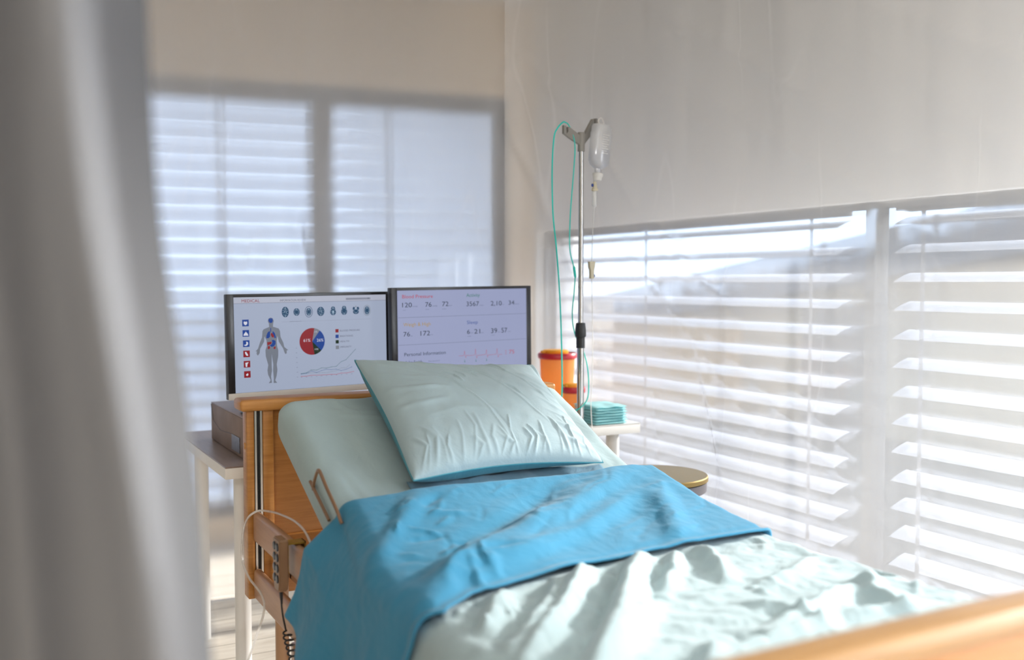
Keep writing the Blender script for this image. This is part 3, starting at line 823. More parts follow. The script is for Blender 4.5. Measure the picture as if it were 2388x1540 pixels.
# ------------------------------------------------------------------ table behind the bed
def table(x0, x1, y0, dep, tz, top, label):
    t = thing('side_table', label, 'table', (x0, y0, 0))
    MB().box(0, x1-x0, 0, dep, tz-0.004, tz).build('table_surface', top, t)
    MB().box(0, x1-x0, 0, dep, tz-0.038, tz-0.0042, 0.0015).build('tabletop', M_white, t)
    for x in (0.068, x1-x0-0.068):
        for y in (0.085, dep-0.085):
            MB().tube([(x, y, 0.0), (x, y, tz-0.038)], 0.025, 24).build('leg', M_leg, t)
TZ, TZR = 0.764, 0.795
table(0.656, 1.40, 3.03, 0.80, TZ, M_top, 'grey-brown topped table behind the headboard, carrying the left monitor')
table(1.41, 2.195, 3.045, 0.78, TZR, M_white, 'white table right of the headboard, carrying the folded cloths')
# ------------------------------------------------------------------ box, tape and cable on the table
bx = thing('storage_box', 'brown card box at the left end of the table, beside the headboard post', 'box', (0.835, 3.36, TZ+0.001), (0, 0, 0))
MB().box(-0.10, 0.10, -0.25, 0.25, 0.0, 0.128, 0.003).build('box_body', [M_box], bx)
MB().box(-0.10, 0.10, -0.25, 0.25, 0.1285, 0.1325, 0.001).build('box_lid', M_boxtop, bx)
MB().box(-0.1025, -0.1005, -0.185, -0.075, 0.012, 0.062).build('foil_tape', M_tape, bx)
fl = MB(); fl.tube([(-0.1006, 0.245, 0.126), (-0.1006, 0.215, 0.072)], 0.0016, 6); fl.tube([(-0.1006, 0.215, 0.072), (-0.1006, 0.10, 0.05), (-0.1006, -0.06, 0.06)], 0.0008, 6); fl.build('fold_line', M_dark, bx)
cp = []
for k in range(40):
    a = 2*PI*k/40
    cp.append((0.800+0.052*math.cos(a), 3.20+0.075*math.sin(a), TZ+0.141+0.003*math.sin(2*a)))
cpo = MB().tube(cp, 0.0035, 10, closed=True).build('cable_loop', M_black)
tag(cpo, 'black cable loop lying on the brown card box', 'cable')

# ------------------------------------------------------------------ monitors
def flat_mat(name, col, e=0.84):
    """lit screen colour"""
    m = bpy.data.materials.new(name); m.use_nodes = True
    b = m.node_tree.nodes['Principled BSDF']
    b.inputs['Base Color'].default_value = (0.006, 0.006, 0.006, 1); b.inputs['Roughness'].default_value = 0.4; b.inputs['Specular IOR Level'].default_value = 0.15
    b.inputs['Emission Color'].default_value = tuple(col) + (1,); b.inputs['Emission Strength'].default_value = e
    return m
def srgb(r, g, b):
    f = lambda c: (c/255/12.92) if c/255 <= 0.04045 else ((c/255+0.055)/1.055)**2.4
    return (f(r), f(g), f(b))
SC = {k: flat_mat('screen_'+k, srgb(*c)) for k, c in dict(bg=(158, 168, 190), bar=(172, 176, 192), bg2=(150, 157, 190), red=(132, 22, 32), blue=(8, 58, 138), green=(4, 36, 12), grey=(118, 122, 132), body=(112, 118, 130), navy=(14, 62, 96), pale=(158, 180, 200),
      white=(205, 208, 220), text=(88, 92, 108), line=(128, 132, 148), ink=(34, 46, 62), redtext=(176, 48, 66), greentext=(36, 116, 92), gold=(170, 140, 60), sleep=(58, 84, 150), small=(100, 106, 132), pink=(178, 74, 90), lgreen=(40, 98, 92), lblue=(30, 80, 140), lgrey=(122, 134, 142)).items()}
SCK = list(SC)
class Screen(MB):
    """flat artwork in millimetres, x right, z up; layers stand a hair in front of the glass"""
    L = 0
    def lay(s): s.L += 1; return -0.0004-0.00002*s.L
    def poly(s, pts, c):
        y = s.lay(); V = [Vector((x/1000, y, z/1000)) for x, z in pts]
        s.add(V, tessellate_polygon([[Vector((x, z, 0)) for x, z in pts]]), SCK.index(c))
    def rect(s, x0, z0, x1, z1, c): s.poly([(x0, z0), (x1, z0), (x1, z1), (x0, z1)], c)
    def disc(s, x, z, rx, rz, c, a0=0, a1=2*PI, n=36, centre=False):
        pts = [(x+rx*math.cos(a0+(a1-a0)*k/n), z+rz*math.sin(a0+(a1-a0)*k/n)) for k in range(n + (1 if centre else 0))]
        s.poly(([(x, z)] if centre else []) + pts, c)
    def line(s, pts, wd, c):
        y = s.lay()
        for (ax, az), (bx_, bz) in zip(pts, pts[1:]):
            L = math.hypot(bx_-ax, bz-az) or 1; nx, nn = -(bz-az)/L*wd/2, (bx_-ax)/L*wd/2
            s.add([((ax+nx)/1000, y, (az+nn)/1000), ((ax-nx)/1000, y, (az-nn)/1000), ((bx_-nx)/1000, y, (bz-nn)/1000), ((bx_+nx)/1000, y, (bz+nn)/1000)], [(0, 1, 2, 3)], SCK.index(c))
    def text(s, string, x, z, cap, width, c, bold=0.0):
        y = s.lay()
        cu = bpy.data.curves.new('lettering', 'FONT'); cu.body = string; cu.size = 1.0; cu.resolution_u = 3; cu.offset = bold
        ob = bpy.data.objects.new('lettering', cu); COL.objects.link(ob)
        dg = bpy.context.evaluated_depsgraph_get(); me = bpy.data.meshes.new_from_object(ob.evaluated_get(dg))
        if len(me.vertices):
            x0 = min(v.co.x for v in me.vertices); x1 = max(v.co.x for v in me.vertices)
            sx = width/(x1-x0); sz = cap/0.70
            s.add([((x+(v.co.x-x0)*sx)/1000, y, (z+v.co.y*sz)/1000) for v in me.vertices], [tuple(p.vertices) for p in me.polygons], SCK.index(c))
        bpy.data.objects.remove(ob); bpy.data.meshes.remove(me); bpy.data.curves.remove(cu)

LEFT_TEXT = [('MEDICAL', 48.5, 313.3, 9.8, 60.0), ('INFORMATION REVIEW', 177.5, 313.9, 7.0, 90.2), ('BLOOD PRESSURE', 388.2, 206.7, 5.7, 74.6), ('BREATHING', 388.4, 188.1, 5.7, 48.2), ('HEALTH', 388.2, 169.9, 5.7, 33.4), ('IMMUNITY', 388.8, 151.0, 5.7, 41.3), ('61%', 256.0, 177.0, 10.1, 24.5), ('26%', 303.3, 176.0, 9.8, 23.8), ('12%', 295.5, 148.2, 5.3, 12.9), ('11%', 295.8, 206.5, 5.6, 9.7)]
RIGHT_TEXT = [('Blood Pressure', 42.5, 311.7, 12.6, 124.7), ('120', 42.3, 279.8, 16.7, 38.8), ('mmHg', 83.4, 280.2, 4.7, 20.3), ('syst', 45.0, 268.3, 3.2, 12.2), ('76', 136.0, 279.5, 16.9, 25.6), ('mmHg', 164.5, 280.2, 4.8, 20.3), ('diast', 135.9, 268.9, 3.3, 15.7), ('72', 206.0, 280.2, 16.7, 26.7), ('bpm', 234.5, 280.5, 4.2, 13.6), ('pulse', 206.7, 268.7, 3.3, 16.3), ('Activity', 309.8, 312.0, 12.7, 58.6), ('3567', 309.7, 277.6, 17.0, 54.9), ('steps', 367.1, 277.9, 4.3, 17.8), ('2,10', 417.0, 277.2, 17.2, 49.4), ('km', 468.5, 278.5, 3.9, 8.4), ('34', 498.0, 278.5, 16.3, 26.5), ('floors', 527.7, 278.8, 4.4, 18.7), ('Weigh & High', 45.4, 211.8, 12.9, 111.1), ('76', 45.2, 176.1, 16.3, 26.5), ('kg', 74.0, 175.9, 4.1, 7.0), ('172', 114.3, 176.3, 17.1, 39.2), ('cm', 155.9, 176.6, 4.2, 9.6), ('Sleep', 310.8, 211.3, 12.8, 47.3), ('6', 310.7, 174.5, 16.4, 12.5), ('hours', 325.7, 176.5, 4.2, 12.1), ('21', 342.1, 174.7, 16.7, 26.1), ('min', 371.3, 175.3, 4.3, 11.7), ('quality', 312.7, 164.4, 3.6, 17.0), ('39', 416.9, 173.5, 18.3, 27.2), ('hrs', 446.7, 174.9, 4.3, 11.8), ('57', 463.7, 173.8, 17.8, 26.3), ('min', 492.7, 175.2, 4.0, 12.7), ('month', 418.2, 164.8, 3.2, 15.5), ('Personal Information', 47.7, 105.4, 12.3, 170.3), ('John Smith', 51.5, 76.5, 12.3, 68.1), ('Main avenue 515', 145.7, 80.4, 4.6, 46.3), ('New York', 145.7, 71.7, 4.2, 22.2), ('75', 497.9, 91.8, 14.9, 23.9)]
BODY = [(144.3, 262.3), (151.1, 259.1), (154.6, 251.0), (152.4, 243.0), (151.2, 232.0), (170.6, 225.3), (175.1, 216.0), (176.2, 197.8), (185.9, 177.2), (188.5, 163.9), (202.6, 152.1), (196.9, 152.4), (196.7, 142.2), (191.8, 140.0), (188.3, 146.7), (185.0, 158.0), (170.1, 181.9), (166.1, 201.3), (162.8, 186.3), (163.7, 168.1), (167.7, 153.8), (167.0, 133.7), (161.3, 107.7), (163.4, 89.4), (160.0, 69.4), (155.0, 55.6), (161.4, 46.7), (149.2, 46.9), (150.2, 62.0), (148.3, 88.3), (149.5, 108.4), (146.5, 130.7), (145.1, 142.9), (144.1, 106.7), (144.7, 88.6), (141.1, 68.6), (143.8, 48.3), (132.9, 47.1), (139.3, 56.7), (131.2, 75.3), (129.3, 89.5), (132.4, 107.4), (124.7, 135.9), (123.9, 156.0), (129.2, 169.8), (128.4, 187.8), (121.9, 201.1), (120.1, 184.2), (106.4, 161.9), (104.1, 147.0), (97.9, 139.7), (93.9, 145.5), (95.0, 154.4), (90.1, 153.3), (99.2, 162.2), (105.6, 180.8), (113.6, 198.5), (115.3, 218.3), (119.5, 224.6), (138.3, 231.5), (137.4, 243.5), (134.1, 249.6), (136.5, 258.6)]
ORGANS = [('blue', [(144.2, 259.3), (150.1, 259.1), (151.7, 252.1), (148.9, 245.5), (144.0, 244.1), (139.1, 246.5), (135.8, 253.6), (138.6, 259.5)]), ('blue', [(142.4, 228.3), (145.1, 228.2), (145.0, 217.2), (142.6, 213.3), (141.9, 217.3)]), ('blue', [(138.7, 218.4), (141.2, 215.3), (140.6, 199.3), (134.7, 194.6), (127.7, 194.9), (128.6, 204.8), (132.9, 213.7)]), ('blue', [(150.6, 218.0), (156.8, 210.7), (161.5, 195.4), (155.6, 194.3), (153.6, 202.8), (148.5, 211.0)]), ('red', [(144.3, 211.2), (148.5, 211.0), (153.6, 202.8), (153.9, 196.3), (147.2, 197.0), (142.8, 205.2)]), ('red', [(130.4, 182.1), (146.0, 183.0), (143.9, 175.1), (136.5, 173.4), (131.3, 170.7)]), ('blue', [(146.1, 188.0), (153.4, 188.7), (159.2, 184.4), (158.5, 174.4), (153.2, 167.6), (144.8, 166.0), (137.6, 171.4), (143.8, 173.1), (148.1, 179.9)]), ('red', [(132.7, 168.6), (138.6, 169.3), (140.2, 162.2), (135.9, 158.4), (131.4, 160.6)]), ('red', [(158.4, 167.4), (153.1, 165.6), (151.0, 160.7), (154.7, 158.1), (158.9, 160.3)])]
ICONS = [('blue', 59.5, 247.2), ('blue', 59.9, 213.6), ('blue', 60.3, 180.5), ('red', 60.6, 147.3), ('red', 61.2, 113.9), ('red', 61.6, 80.8)]
GLYPHS = [[(59.6, 250.6), (63.2, 252.4), (65.6, 249.0), (64.5, 243.1), (59.4, 239.9), (54.4, 243.4), (53.1, 249.4), (55.9, 252.6)], [(58.3, 217.6), (53.0, 210.9), (52.1, 206.0), (58.2, 206.3), (60.0, 222.5), (61.4, 206.2), (68.1, 205.9), (66.1, 212.3), (61.6, 217.5)], [(59.7, 187.3), (65.8, 185.6), (66.7, 178.7), (62.6, 173.9), (56.5, 173.2), (52.1, 176.4), (58.6, 177.4), (61.1, 181.9)], [(55.3, 153.5), (59.3, 154.3), (65.3, 145.0), (65.8, 141.0), (60.2, 141.3), (55.8, 148.5)], [(55.8, 118.8), (67.0, 120.1), (62.9, 114.4), (61.3, 104.6), (56.7, 105.9), (56.2, 113.8)], [(63.5, 84.6), (65.5, 79.5), (61.3, 75.2), (56.9, 78.1), (58.4, 81.9)]]
PIE = [(295.2, 221.3), (313.9, 212.4), (317.7, 147.1), (293.6, 135.2)]
BRAINS = [(194.3, 278.8), (233.6, 277.7), (276.4, 277.2), (319.0, 277.4), (363.8, 277.6), (404.3, 278.3), (448.1, 276.7), (489.9, 276.3)]
GREENL = [(243.7, 71.9), (262.7, 73.7), (280.2, 82.5), (299.4, 80.4), (317.1, 86.9), (334.9, 85.2), (352.8, 88.4), (370.8, 88.8), (389.0, 103.9), (407.2, 109.6), (425.0, 126.4), (443.6, 143.9)]
BLUEL = [(243.7, 70.4), (262.6, 71.6), (281.8, 78.5), (299.3, 72.3), (317.0, 77.8), (334.8, 81.3), (352.7, 78.7), (370.7, 79.4), (388.7, 73.4), (408.6, 76.8), (428.7, 83.9)]
GREYL = [(243.7, 71.0), (280.1, 72.6), (316.9, 70.3), (334.7, 69.8), (370.6, 73.9), (388.8, 82.6), (407.0, 81.5), (422.1, 92.8)]
REDL = [(243.6, 62.9), (262.5, 62.3), (280.0, 64.2), (316.9, 62.7), (352.5, 62.9), (372.2, 61.6), (388.6, 64.9), (408.5, 64.2), (435.2, 67.5)]
TICKS = ([(229.0, 158.0), (229.3, 142.0), (229.7, 125.9), (230.0, 109.9), (230.4, 93.8), (230.8, 77.7), (231.1, 61.7)], [(245.2, 59.3), (262.8, 59.3), (280.6, 59.3), (298.5, 59.4), (316.5, 59.4), (334.6, 59.5), (352.8, 59.5), (371.1, 59.6), (389.6, 59.6), (408.1, 59.7), (426.8, 59.7)])
ECG = [(274.6, 95.5), (293.8, 95.1), (296.3, 97.5), (298.8, 112.7), (301.2, 95.1), (303.7, 86.5), (306.2, 95.9), (317.5, 93.8), (341.4, 94.7), (344.0, 98.2), (346.5, 117.4), (349.0, 94.7), (352.0, 82.8), (354.6, 93.4), (365.5, 92.8), (389.8, 94.3), (392.4, 96.8), (395.2, 112.8), (397.5, 94.4), (399.5, 83.0), (402.1, 92.4), (414.2, 91.7), (437.6, 92.7), (440.2, 96.5), (442.8, 114.8), (445.4, 91.9), (448.0, 80.8), (450.6, 91.2), (466.3, 91.2)]


def monitor(loc, rot, label, tz, wd=0.586, ht=0.340):
    t = thing('monitor', label, 'monitor', loc, rot, 'monitors on the table')
    MB().box(0, wd, 0.0012, 0.030, 0.0, ht, 0.003).build('housing', M_black, t)
    fr_ = MB(); fr_.box(0, 0.022, 0, 0.006, 0.022, ht, 0.001); fr_.box(wd-0.022, wd, 0, 0.006, 0.022, ht, 0.001); fr_.box(0.021, wd-0.021, 0, 0.006, ht-0.010, ht, 0.001)
    fr_.build('bezel', M_bezel, t)
    ch = MB().box(0, wd, -0.002, 0.006, 0.0, 0.0215, 0.0015).build('chin', M_chin, t); ch['label'] = 'silver chin strip'
    st = MB(); st.box(wd/2-0.03, wd/2+0.03, 0.03, 0.045, -(loc[2]-tz)+0.014, 0.14, 0.003); st.build('stand_neck', M_dark, t)
    MB().box(wd/2-0.08, wd/2+0.13, -0.03, 0.16, -(loc[2]-tz)+0.001, -(loc[2]-tz)+0.014, 0.003).build('stand_base', M_dark, t)
    return t
def screen(t, art, wd=0.586, ht=0.340):
    art.build('screen', [SC[k] for k in SCK], t)
ROT = (0, -0.0115, math.radians(6))
m1 = monitor((0.712, 3.220, 0.943), ROT, 'left monitor showing a body diagram and a red and blue pie chart', TZ+0.006)
a = Screen()
a.rect(22, 22, 564, 330, 'bg'); a.rect(22, 310.4, 564, 330, 'bar'); a.line([(23, 310.2), (564, 310.2)], 0.8, 'text')
for (s, x, z, cp_, wd), c in zip(LEFT_TEXT, ['red', 'text', 'text', 'text', 'text', 'text', None, None, None, None]):
    if c: a.text(s, x, z, cp_, wd, c)
a.rect(412.7, 314.2, 505, 320.8, 'line'); a.disc(497, 318, 2.2, 2.2, 'text')
a.line([(181.7, 246.4), (505.3, 246.5)], 0.5, 'line'); a.line([(209.2, 246.5), (250.1, 246.6)], 0.9, 'text')
a.poly(BODY, 'body')
for c, p in ORGANS: a.poly(p, c)
for (c, x, z), gl in zip(ICONS, GLYPHS):
    a.rect(x-10.8, z-10.7, x+10.8, z+10.7, c); a.poly(gl, 'white')
px, pz, pr = 286.9, 177.6, 45.0
ang = lambda q: math.atan2(q[1]-pz, q[0]-px)
A1, A2, A3, A4 = [ang(q) for q in PIE]
a.disc(px, pz, pr, pr, 'red', A1, A4+2*PI, 48, True); a.disc(px, pz, pr, pr, 'grey', A2, A1, 12, True)
a.disc(px, pz, pr, pr, 'blue', A3, A2, 24, True); a.disc(px, pz, pr, pr, 'green', A4, A3, 16, True)
for s, x, z, cp_, wd in LEFT_TEXT[6:]: a.text(s, x, z, cp_, wd, 'white')
for (x, z), c in zip([(377.3, 209.8), (377.3, 190.8), (377.4, 172.2), (377.6, 153.3)], ['red', 'blue', 'green', 'grey']): a.rect(x-5.9, z-5.8, x+5.9, z+5.8, c)
random.seed(3)
for k, (x, z) in enumerate(BRAINS):
    rx, rz = [(12.2, 17.4), (10.8, 12.5), (9.4, 13), (13, 15.5), (10.5, 15.5), (11, 16), (11.5, 11), (9.6, 14.2)][k]
    if k in (2, 7): a.disc(x, z, 14, 18.5, 'navy' if k == 2 else 'lgrey'); a.disc(x, z, 12.4, 16.9, 'bg')
    if k in (4, 5): a.disc(x, z+7, rx*0.75, rz*0.55, 'navy'); a.disc(x, z-3.5, rx, rz*0.72, 'navy')
    elif k == 6:
        a.disc(x, z-4, 11, 8, 'navy'); a.disc(x-7.5, z+7, 4.5, 6, 'navy'); a.disc(x+7.5, z+7, 4.5, 6, 'navy'); a.disc(x, z+14, 2.6, 2.2, 'lgrey')
    else: a.disc(x, z, rx, rz, 'navy')
    a.line([(x, z+rz*0.95), (x, z+rz*0.35)], 1.3, 'pale'); a.line([(x, z-rz*0.95), (x, z-rz*0.45)], 1.3, 'pale')
    if k in (0, 3): a.line([(x-2.5, z+5), (x-3.2, z-3)], 1.6, 'pale'); a.line([(x+2.5, z+5), (x+3.2, z-5)], 1.6, 'pale')
    if k == 4: a.disc(x, z-3, 3.2, 5, 'pale')
    for q in range(10):
        an = q*0.628+0.2; a.disc(x+rx*0.66*math.cos(an), z+rz*0.7*math.sin(an), 0.9, 1.4, 'pale', n=8)
for p, c, wdt in ((GREYL, 'lgrey', 0.8), (BLUEL, 'lblue', 0.9), (REDL, 'redtext', 1.1), (GREENL, 'lgreen', 1.0)):
    a.line(p, wdt, c)
    if c != 'lgrey':
        for q in p: a.disc(q[0], q[1], 1.0, 1.0, c, n=10)
for x, z in TICKS[0]: a.rect(x-2.5, z-0.4, x+2.5, z+0.4, 'text')
for x, z in TICKS[1]: a.rect(x-2.5, z-0.4, x+2.5, z+0.4, 'text')
screen(m1, a)

m2 = monitor((1.2607, 3.193, 0.963), ROT, 'right monitor showing blood pressure and sleep figures above a red trace', TZR+0.006)
a = Screen(); K = 586/603
a.rect(22, 22, 564, 330, 'bg2')
for y in (243.2, 145.6): a.line([(26*K, y*K), (582*K, y*K)], 0.8, 'text')
for s, x, z, cp_, wd in RIGHT_TEXT:
    c = {'Blood Pressure': 'redtext', 'Activity': 'greentext', 'Weigh & High': 'gold', 'Sleep': 'sleep', '75': 'pink'}.get(s, 'small' if cp_ < 6 else 'ink')
    a.text(s, x*K, z*K, cp_*K, wd*K, c)
a.line([(x*K, z*K) for x, z in ECG], 1.0, 'pink')
for z in (105.2, 98.7, 92.1): a.rect(480*K, (z-0.8)*K, 486*K, (z+0.8)*K, 'pink')
for x in (299, 348, 395): a.poly([((x-1.5)*K, 70*K), ((x+1.5)*K, 70*K), (x*K, 82*K)], 'greentext')
screen(m2, a)

# ------------------------------------------------------------------ sharps containers
def sharps(loc, r, hgt, label):
    t = thing('sharps_container', label, 'container', loc, (0, 0, 0), 'orange sharps containers')
    MB().lathe([(r*0.80, 0), (r*0.82, 0.004), (r*0.97, hgt), (r*0.93, hgt), (r*0.80, 0.01)], n=48).build('tub', M_orange, t)
    MB().lathe([(r*1.0, hgt-0.014), (r*1.07, hgt-0.010), (r*1.08, hgt+0.004), (r*1.02, hgt+0.010), (r*0.96, hgt+0.006), (r*0.5, hgt+0.007)], n=48).build('lid', M_red, t)
    cap = MB(); cap.lathe([(r*0.70, 0), (r*0.72, 0.003), (r*0.72, 0.011), (r*0.66, 0.015), (r*0.1, 0.016), (0, 0.016)], (-r*0.12, 0, hgt+0.007), 40); cap.box(-r*1.0, -r*0.6, -0.012, 0.012, hgt+0.010, hgt+0.020, 0.003)
    cap.build('hatch', M_yellow, t)
    return t
sharps((2.080, 3.46, TZR), 0.074, 0.232, 'large orange sharps container with red lid, behind the drip stand')
sharps((2.0455, 3.28, TZR), 0.043, 0.112, 'small orange sharps container with red lid, in front of the larger one')

# ------------------------------------------------------------------ folded cloths
NL = 7
names = ['topmost', 'second from the top', 'third from the top', 'middle', 'third from the bottom', 'second from the bottom', 'bottom']
CX, CY = 2.068, 3.127
cw, cd = 0.150, 0.155
for k in range(NL):
    lv = NL-1-k
    th = 0.0098
    cl = MB()
    def cf(u, v, sd, lv=lv):
        a_, b_ = 2*u-1, 2*v-1
        e = max(0, 1-abs(a_)**10)**0.5*max(0, 1-abs(b_)**10)**0.5
        sag = 0.014*(1-u)*(lv/6.0)*(0.4+0.6*v) - 0.006*lv/6.0*u
        return Vector((a_*cw/2*(1-0.01*lv+0.02*math.sin(lv*2.1)), b_*cd/2, th/2 + sd*th*0.52*e + 0.0015*nz(u*4, v*4, lv)*lv*0.4 - sag*0.0))
    cl.grid(lambda u, v: cf(u, v, 1), 24, 24); cl.grid(lambda u, v: cf(u, v, -1), 24, 24)
    o = cl.build('folded_cloth', M_nap)
    o.location = (CX, CY, TZR+0.0006+lv*th*1.02)
    o.rotation_euler = (0, 0, 0.02+0.03*math.sin(lv*1.7))
    tag(o, 'teal folded cloth on the right table end, %s of its pile' % names[k], 'cloth', 'teal folded cloths on the table')

# ------------------------------------------------------------------ drip stand
IX, IY = 1.884, 2.975
iv = thing('drip_stand', 'chrome drip stand with a grey two-armed hook head beside the headboard', 'drip stand', (IX, IY, 0))
MB().tube([(0, 0, 0.9), (0, 0, 1.80)], 0.0092, 20).build('upper_pole', M_chrome, iv)
MB().tube([(0, 0, 0.10), (0, 0, 1.13)], 0.0125, 20).build('lower_pole', M_chrome, iv)
MB().lathe([(0.0125, 1.090), (0.0155, 1.090), (0.0155, 1.128), (0.0190, 1.130), (0.0200, 1.135), (0.0195, 1.155), (0.0165, 1.178), (0.0105, 1.180)], n=24).build('height_collar', M_black, iv)
hk = MB()
hk.tube([(0, 0, 1.780), (0, 0, 1.846)], 0.0125, 20)
for dx, dz in ((-0.085, 0.0), (0.084, 0.042)):
    sg = 1 if dx > 0 else -1
    yy = -0.02 if dx < 0 else 0.03
    pr_ = [(0.006, 1.800), (0.010, 1.835), (abs(dx)*0.72, 1.858+dz), (abs(dx)*0.82, 1.858+dz), (abs(dx)*0.80, 1.842+dz*0.9), (abs(dx)*0.90, 1.834+dz*0.9), (abs(dx)*0.92, 1.862+dz), (abs(dx)+0.004, 1.862+dz), (abs(dx)+0.004, 1.834+dz*0.8), (abs(dx)*0.75, 1.822+dz*0.7)]
    Mx = Matrix.Rotation(math.atan2(yy, dx), 4, 'Z') @ Matrix.Translation((0, -0.005, 0))
    hk.prism(pr_, 0.010, M=Mx)
ho = hk.build('hook_head', M_greyp, iv); ho['label'] = 'grey plastic hook head'
bs = MB()
for k in range(5):
    an = -2.36 + k*2*PI/5 + PI/5 - 0.14
    bs.tube([(0, 0, 0.105), (0.24*math.cos(an), 0.24*math.sin(an), 0.085)], 0.012, 10)
bs.tube([(0, 0, 0.08), (0, 0, 0.16)], 0.022, 20)
bo = bs.build('star_base', M_chrome, iv)
for k in range(5):
    an = -2.36 + k*2*PI/5 + PI/5 - 0.14
    MB().lathe([(0, -0.012), (0.03, -0.012), (0.036, -0.006), (0.036, 0.006), (0.03, 0.012), (0, 0.012)], n=18, M=Matrix.Translation((0.24*math.cos(an), 0.24*math.sin(an), 0.037)) @ Matrix.Rotation(PI/2, 4, 'X')).build('caster', M_dark, iv)

# ------------------------------------------------------------------ infusion bottle and line
BXc, BYc = 1.940, 2.955
TL = Matrix.Translation((BXc, BYc, 1.70)) @ Matrix.Rotation(math.radians(5.5), 4, 'Y')
bt = thing('infusion_bottle', 'milky plastic infusion bottle hanging upside down on the drip stand', 'bottle', (BXc, BYc, 1.70), (0, math.radians(5.5), 0))
MB().lathe([(0.0, 0.0), (0.012, 0.0), (0.0135, 0.006), (0.0135, 0.020), (0.022, 0.025), (0.034, 0.034), (0.040, 0.048), (0.0415, 0.070), (0.0405, 0.145), (0.0375, 0.150), (0.0375, 0.168), (0.033, 0.175), (0.0, 0.177)], n=40, sy=0.72).build('bottle_body', M_bottle, bt)
MB().lathe([(0.0, 0.009), (0.012, 0.010), (0.0125, 0.024), (0.022, 0.0275), (0.0325, 0.037), (0.0385, 0.050), (0.0385, 0.088), (0.0, 0.088)], n=36, sy=0.70).build('saline', M_liquid, bt)
gr = MB()
for k in range(9): gr.box(-0.010, 0.010 if k % 2 else 0.016, -0.0302, -0.0292, 0.072+k*0.008, 0.0732+k*0.008)
gr.build('graduations', M_capw, bt)
MB().lathe([(0.010, -0.022), (0.015, -0.020), (0.016, -0.010), (0.019, -0.004), (0.019, 0.004), (0.0145, 0.006)], n=24).build('cap', M_capw, bt)
MB().tube(spline([(-0.006, 0, 0.172), (-0.010, 0.01, 0.190), (0.004, 0.014, 0.203), (0.012, 0.010, 0.190), (0.008, 0, 0.172)], 6), 0.002, 8).build('hanging_loop', M_capw, bt)
ln = thing('infusion_line', 'clear infusion line with drip chamber and ivory roller clamp below the bottle', 'tube', (1.928, 2.955, 1.67))
o0 = Vector((1.928, 2.955, 1.67))
MB().lathe([(0.003, 0.006), (0.006, 0.004), (0.0085, -0.008), (0.0085, -0.018), (0.012, -0.020), (0.012, -0.026), (0.008, -0.028)], n=20).build('spike', M_ivory, ln)
MB().lathe([(0.0, -0.006), (0.004, -0.004), (0.004, 0.004), (0, 0.006)], (-0.011, -0.002, -0.008), 14).build('air_vent_cap', M_bluecap, ln)
MB().lathe([(0.0088, -0.027), (0.0088, -0.078), (0.005, -0.083), (0.002, -0.085)], (-0.001, 0, 0), 20).build('drip_chamber', M_clearp, ln)
tp_ = spline([(1.926, 2.955, 1.587), (1.920, 2.955, 1.50), (1.917, 2.955, 1.40), (1.917, 2.955, 1.33), (1.921, 2.957, 1.22), (1.923, 2.957, 1.10), (1.920, 2.955, 0.98), (1.914, 2.952, 0.88), (1.912, 2.93, 0.72)], 10)
MB().tube([p-o0 for p in tp_], 0.0018, 8).build('tube', M_clearp, ln)
rc = MB(); rc.box(-0.013, 0.012, -0.008, 0.008, -0.014, 0.012, 0.003)
rc = MB(); rc.prism([(-0.012, 0.030), (0.012, 0.030), (0.009, 0.010), (0.006, -0.002), (0.006, -0.030), (-0.006, -0.030), (-0.007, 0.000), (-0.011, 0.010)], 0.014, M=Matrix.Translation((1.9165-o0.x, -0.007, 1.365-o0.z)))
rco = rc.build('roller_clamp', M_ivory, ln)
MB().lathe([(0, -0.004), (0.006, -0.004), (0.006, 0.004), (0, 0.004)], n=18, M=Matrix.Translation((1.9225-o0.x, 0, 1.345-o0.z)) @ Matrix.Rotation(PI/2, 4, 'X')).build('roller', M_bluecap, ln)

# green breathing tube over the left hook
gt = thing('oxygen_tube', 'thin teal tube looped over the left hook of the drip stand', 'tube', (1.80, 2.96, 1.87))
g0 = Vector((1.80, 2.96, 1.87))
gp = spline([(1.808, 2.955, 1.872), (1.797, 2.955, 1.872), (1.775, 2.955, 1.85), (1.761, 2.955, 1.815), (1.754, 2.955, 1.702), (1.758, 2.955, 1.556), (1.772, 2.955, 1.438), (1.786, 2.957, 1.29), (1.794, 2.958, 1.141), (1.798, 2.958, 0.962), (1.79, 2.955, 0.80), (1.80, 2.955, 0.55)], 10)
MB().tube([p-g0 for p in gp], 0.0026, 8).build('tube', M_teal, gt)
gp2 = spline([(1.808, 2.955, 1.872), (1.822, 2.962, 1.868), (1.836, 2.962, 1.845), (1.849, 2.960, 1.796), (1.844, 2.960, 1.707), (1.831, 2.960, 1.558), (1.828, 2.958, 1.439), (1.843, 2.955, 1.375), (1.848, 2.955, 1.345), (1.857, 2.975, 1.29), (1.868, 3.005, 1.20), (1.884, 3.008, 1.13), (1.902, 2.998, 1.10), (1.914, 2.975, 1.017), (1.914, 2.97, 0.925), (1.885, 2.955, 0.890), (1.84, 2.955, 0.86), (1.80, 2.955, 0.80)], 10)
MB().tube([p-g0 for p in gp2], 0.0021, 8).build('thin_branch', M_teal, gt)
MB().tube([Vector((1.8425, 2.955, 1.378))-g0, Vector((1.844, 2.955, 1.372))-g0, Vector((1.848, 2.955, 1.345))-g0, Vector((1.849, 2.955, 1.338))-g0], [0.003, 0.0045, 0.0045, 0.003], 12).build('connector', M_teal, gt)

